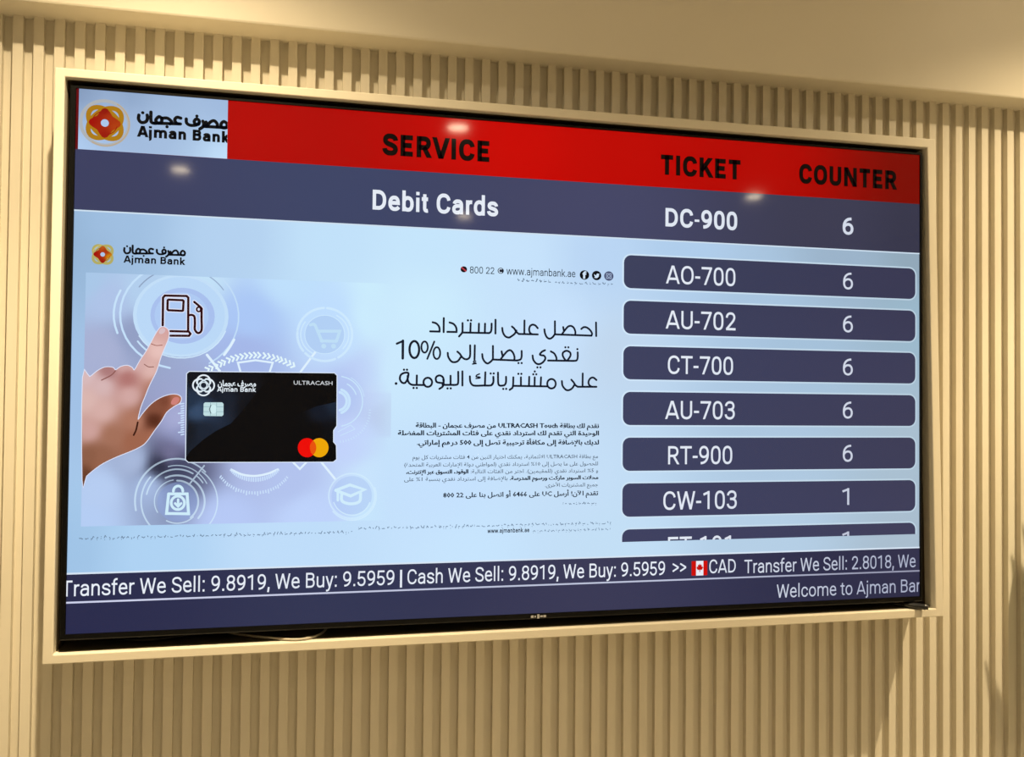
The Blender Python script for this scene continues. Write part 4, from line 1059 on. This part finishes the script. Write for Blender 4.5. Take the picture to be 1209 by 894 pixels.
for x, y, lab in ((1.0, -1.98, 'ceiling downlight mirrored above the word SERVICE on the screen'),
                  (-0.18, -3.02, 'ceiling downlight mirrored in the slate band under the bank logo'),
                  (2.75, -2.82, 'ceiling downlight mirrored beside the number DC-900 on the screen'),
                  (1.35, -3.77, 'faint ceiling downlight mirrored under the words Debit Cards')):
    downlight(x, y, ROOM_W, lab, 110, 1.0, 0.05)

# ------------------------------------------------------------------ tall plant just right of the view
import random
rnd = random.Random(5)
PX, PY = 2.20, -0.16
plant = empty('potted_plant', Vector((PX, PY, 0)), 'tall potted plant right of the television, its leaf shadow on the slats', 'plant')
bm = bmesh.new()
lathe(bm, [(0.0, 0.0), (0.11, 0.0), (0.12, 0.01), (0.15, 0.34), (0.155, 0.36), (0.145, 0.36), (0.14, 0.33), (0.0, 0.32)], 32)
finish('pot', bm, POT, plant, None, True)
bm = bmesh.new()
lathe(bm, [(0.0, 0.335), (0.08, 0.334), (0.139, 0.325), (0.139, 0.30), (0.0, 0.30)], 24)
finish('soil', bm, SOIL, plant, None, True)
bm = bmesh.new()
tube(bm, [(0, 0, 0.31), (0.01, 0.01, 0.6), (-0.01, 0.0, 1.0), (0, 0, 1.27)], 0.016)
finish('stem', bm, BARK, plant, None, True)
bm = bmesh.new()
tube(bm, [(0, 0, 0.55), (-.09, .06, .82), (-.13, .10, 1.10), (-.14, .11, 1.36)], 0.010)
finish('stem', bm, BARK, plant, None, True)
def leaf(base, tip, sag, wid):
    bm = bmesh.new()
    b, t = Vector(base), Vector(tip)
    d = t - b
    side = d.cross(Vector((0, -1, 0.2))).normalized()
    n = 9
    rows = []
    for i in range(n + 1):
        s = i / n
        c = b + d * s + Vector((0, 0, sag * 4 * s * (1 - s)))
        w = wid * (sin(pi * min(1, s * .9 + .1)) ** .7) * (1 - s ** 4) + 0.0008
        rows.append((bm.verts.new(c - side * w), bm.verts.new(c + Vector((0, .15 * w, -.35 * w))), bm.verts.new(c + side * w)))
    for a, c in zip(rows, rows[1:]):
        bm.faces.new((a[0], a[1], c[1], c[0]))
        bm.faces.new((a[1], a[2], c[2], c[1]))
    o = finish('leaf', bm, LEAF, plant, None, True)
    m = o.modifiers.new('thickness', 'SOLIDIFY')
    m.thickness = 0.0012
    return o
PLANT_LEAVES = [((-.14, .11, 1.30), (-.192, .127, 1.63), .01, .045), ((-.14, .11, 1.22), (-.186, .127, 1.55), .01, .050), ((-.135, .105, 1.14), (-.19, .127, 1.46), .01, .050), ((-.13, .10, 1.06), (-.20, .127, 1.36), .01, .050), ((-.12, .09, .98), (-.19, .127, 1.26), .01, .050), ((-.11, .08, .90), (-.19, .127, 1.18), .01, .05), ((-.01, .03, 1.30), (-.170, .127, 1.655), .02, .060), ((-.01, .03, 1.20), (-.150, .127, 1.62), .02, .070), ((-.01, .03, 1.22), (-0.178, .127, 1.665), .03, 0.040),
                ((-.01, .03, 1.25), (-0.150, .127, 1.700), .03, 0.055),
                ((-.01, .03, 1.16), (-0.202, .127, 1.611), .03, 0.055),
                ((-.01, .03, 1.07), (-0.210, .127, 1.525), .03, 0.055),
                ((-.01, .03, 0.98), (-0.257, .127, 1.425), .03, 0.066),
                ((-.01, .03, 0.92), (-0.243, .127, 1.370), .03, 0.066),
                ((-.01, .03, 0.86), (-0.220, .127, 1.310), .03, 0.066),
                ((-.01, .03, 0.77), (-0.235, .127, 1.220), .03, 0.066),
                ((-.01, .03, 0.70), (-0.220, .127, 1.120), .03, 0.066),
                ((-.01, .03, 1.29), (-0.100, .127, 1.740), .03, 0.040),
                ((-.01, .03, 1.11), (-0.165, .127, 1.560), .03, 0.066),
                ((-.01, .03, 1.01), (-0.170, .127, 1.460), .03, 0.075),
                ((-.01, .03, 0.93), (-0.170, .127, 1.380), .03, 0.075),
                ((-.01, .03, 0.81), (-0.190, .127, 1.260), .03, 0.075),
                ((-.01, .03, 0.71), (-0.180, .127, 1.160), .03, 0.075),
                ((-.01, .03, 1.17), (-0.120, .127, 1.620), .03, 0.066),
                ((-.01, .03, 1.10), (-.13, .127, 1.52), .03, .07), ((-.01, .03, 1.00), (-.12, .127, 1.40), .03, .07), ((-.01, .03, .90), (-.12, .127, 1.28), .03, .07), ((-.01, .03, .80), (-.12, .127, 1.16), .03, .07), ((0, 0, 1.25), (.03, .06, 1.85), .02, .034),
                ((0, 0, 1.22), (.15, -.04, 1.72), .05, .034),
                ((0, 0, 1.18), (.22, .08, 1.50), .09, .034),
                ((0, 0, 1.15), (.14, -.16, 1.50), .09, .034),
                ((0, 0, 1.18), (-.05, -.15, 1.66), .06, .032),
                ((0, 0, 1.10), (.25, .02, 1.26), .14, .032),
                ((0, 0, 1.05), (.08, -.22, 1.20), .14, .032)]
for a in PLANT_LEAVES:
    leaf(*a)
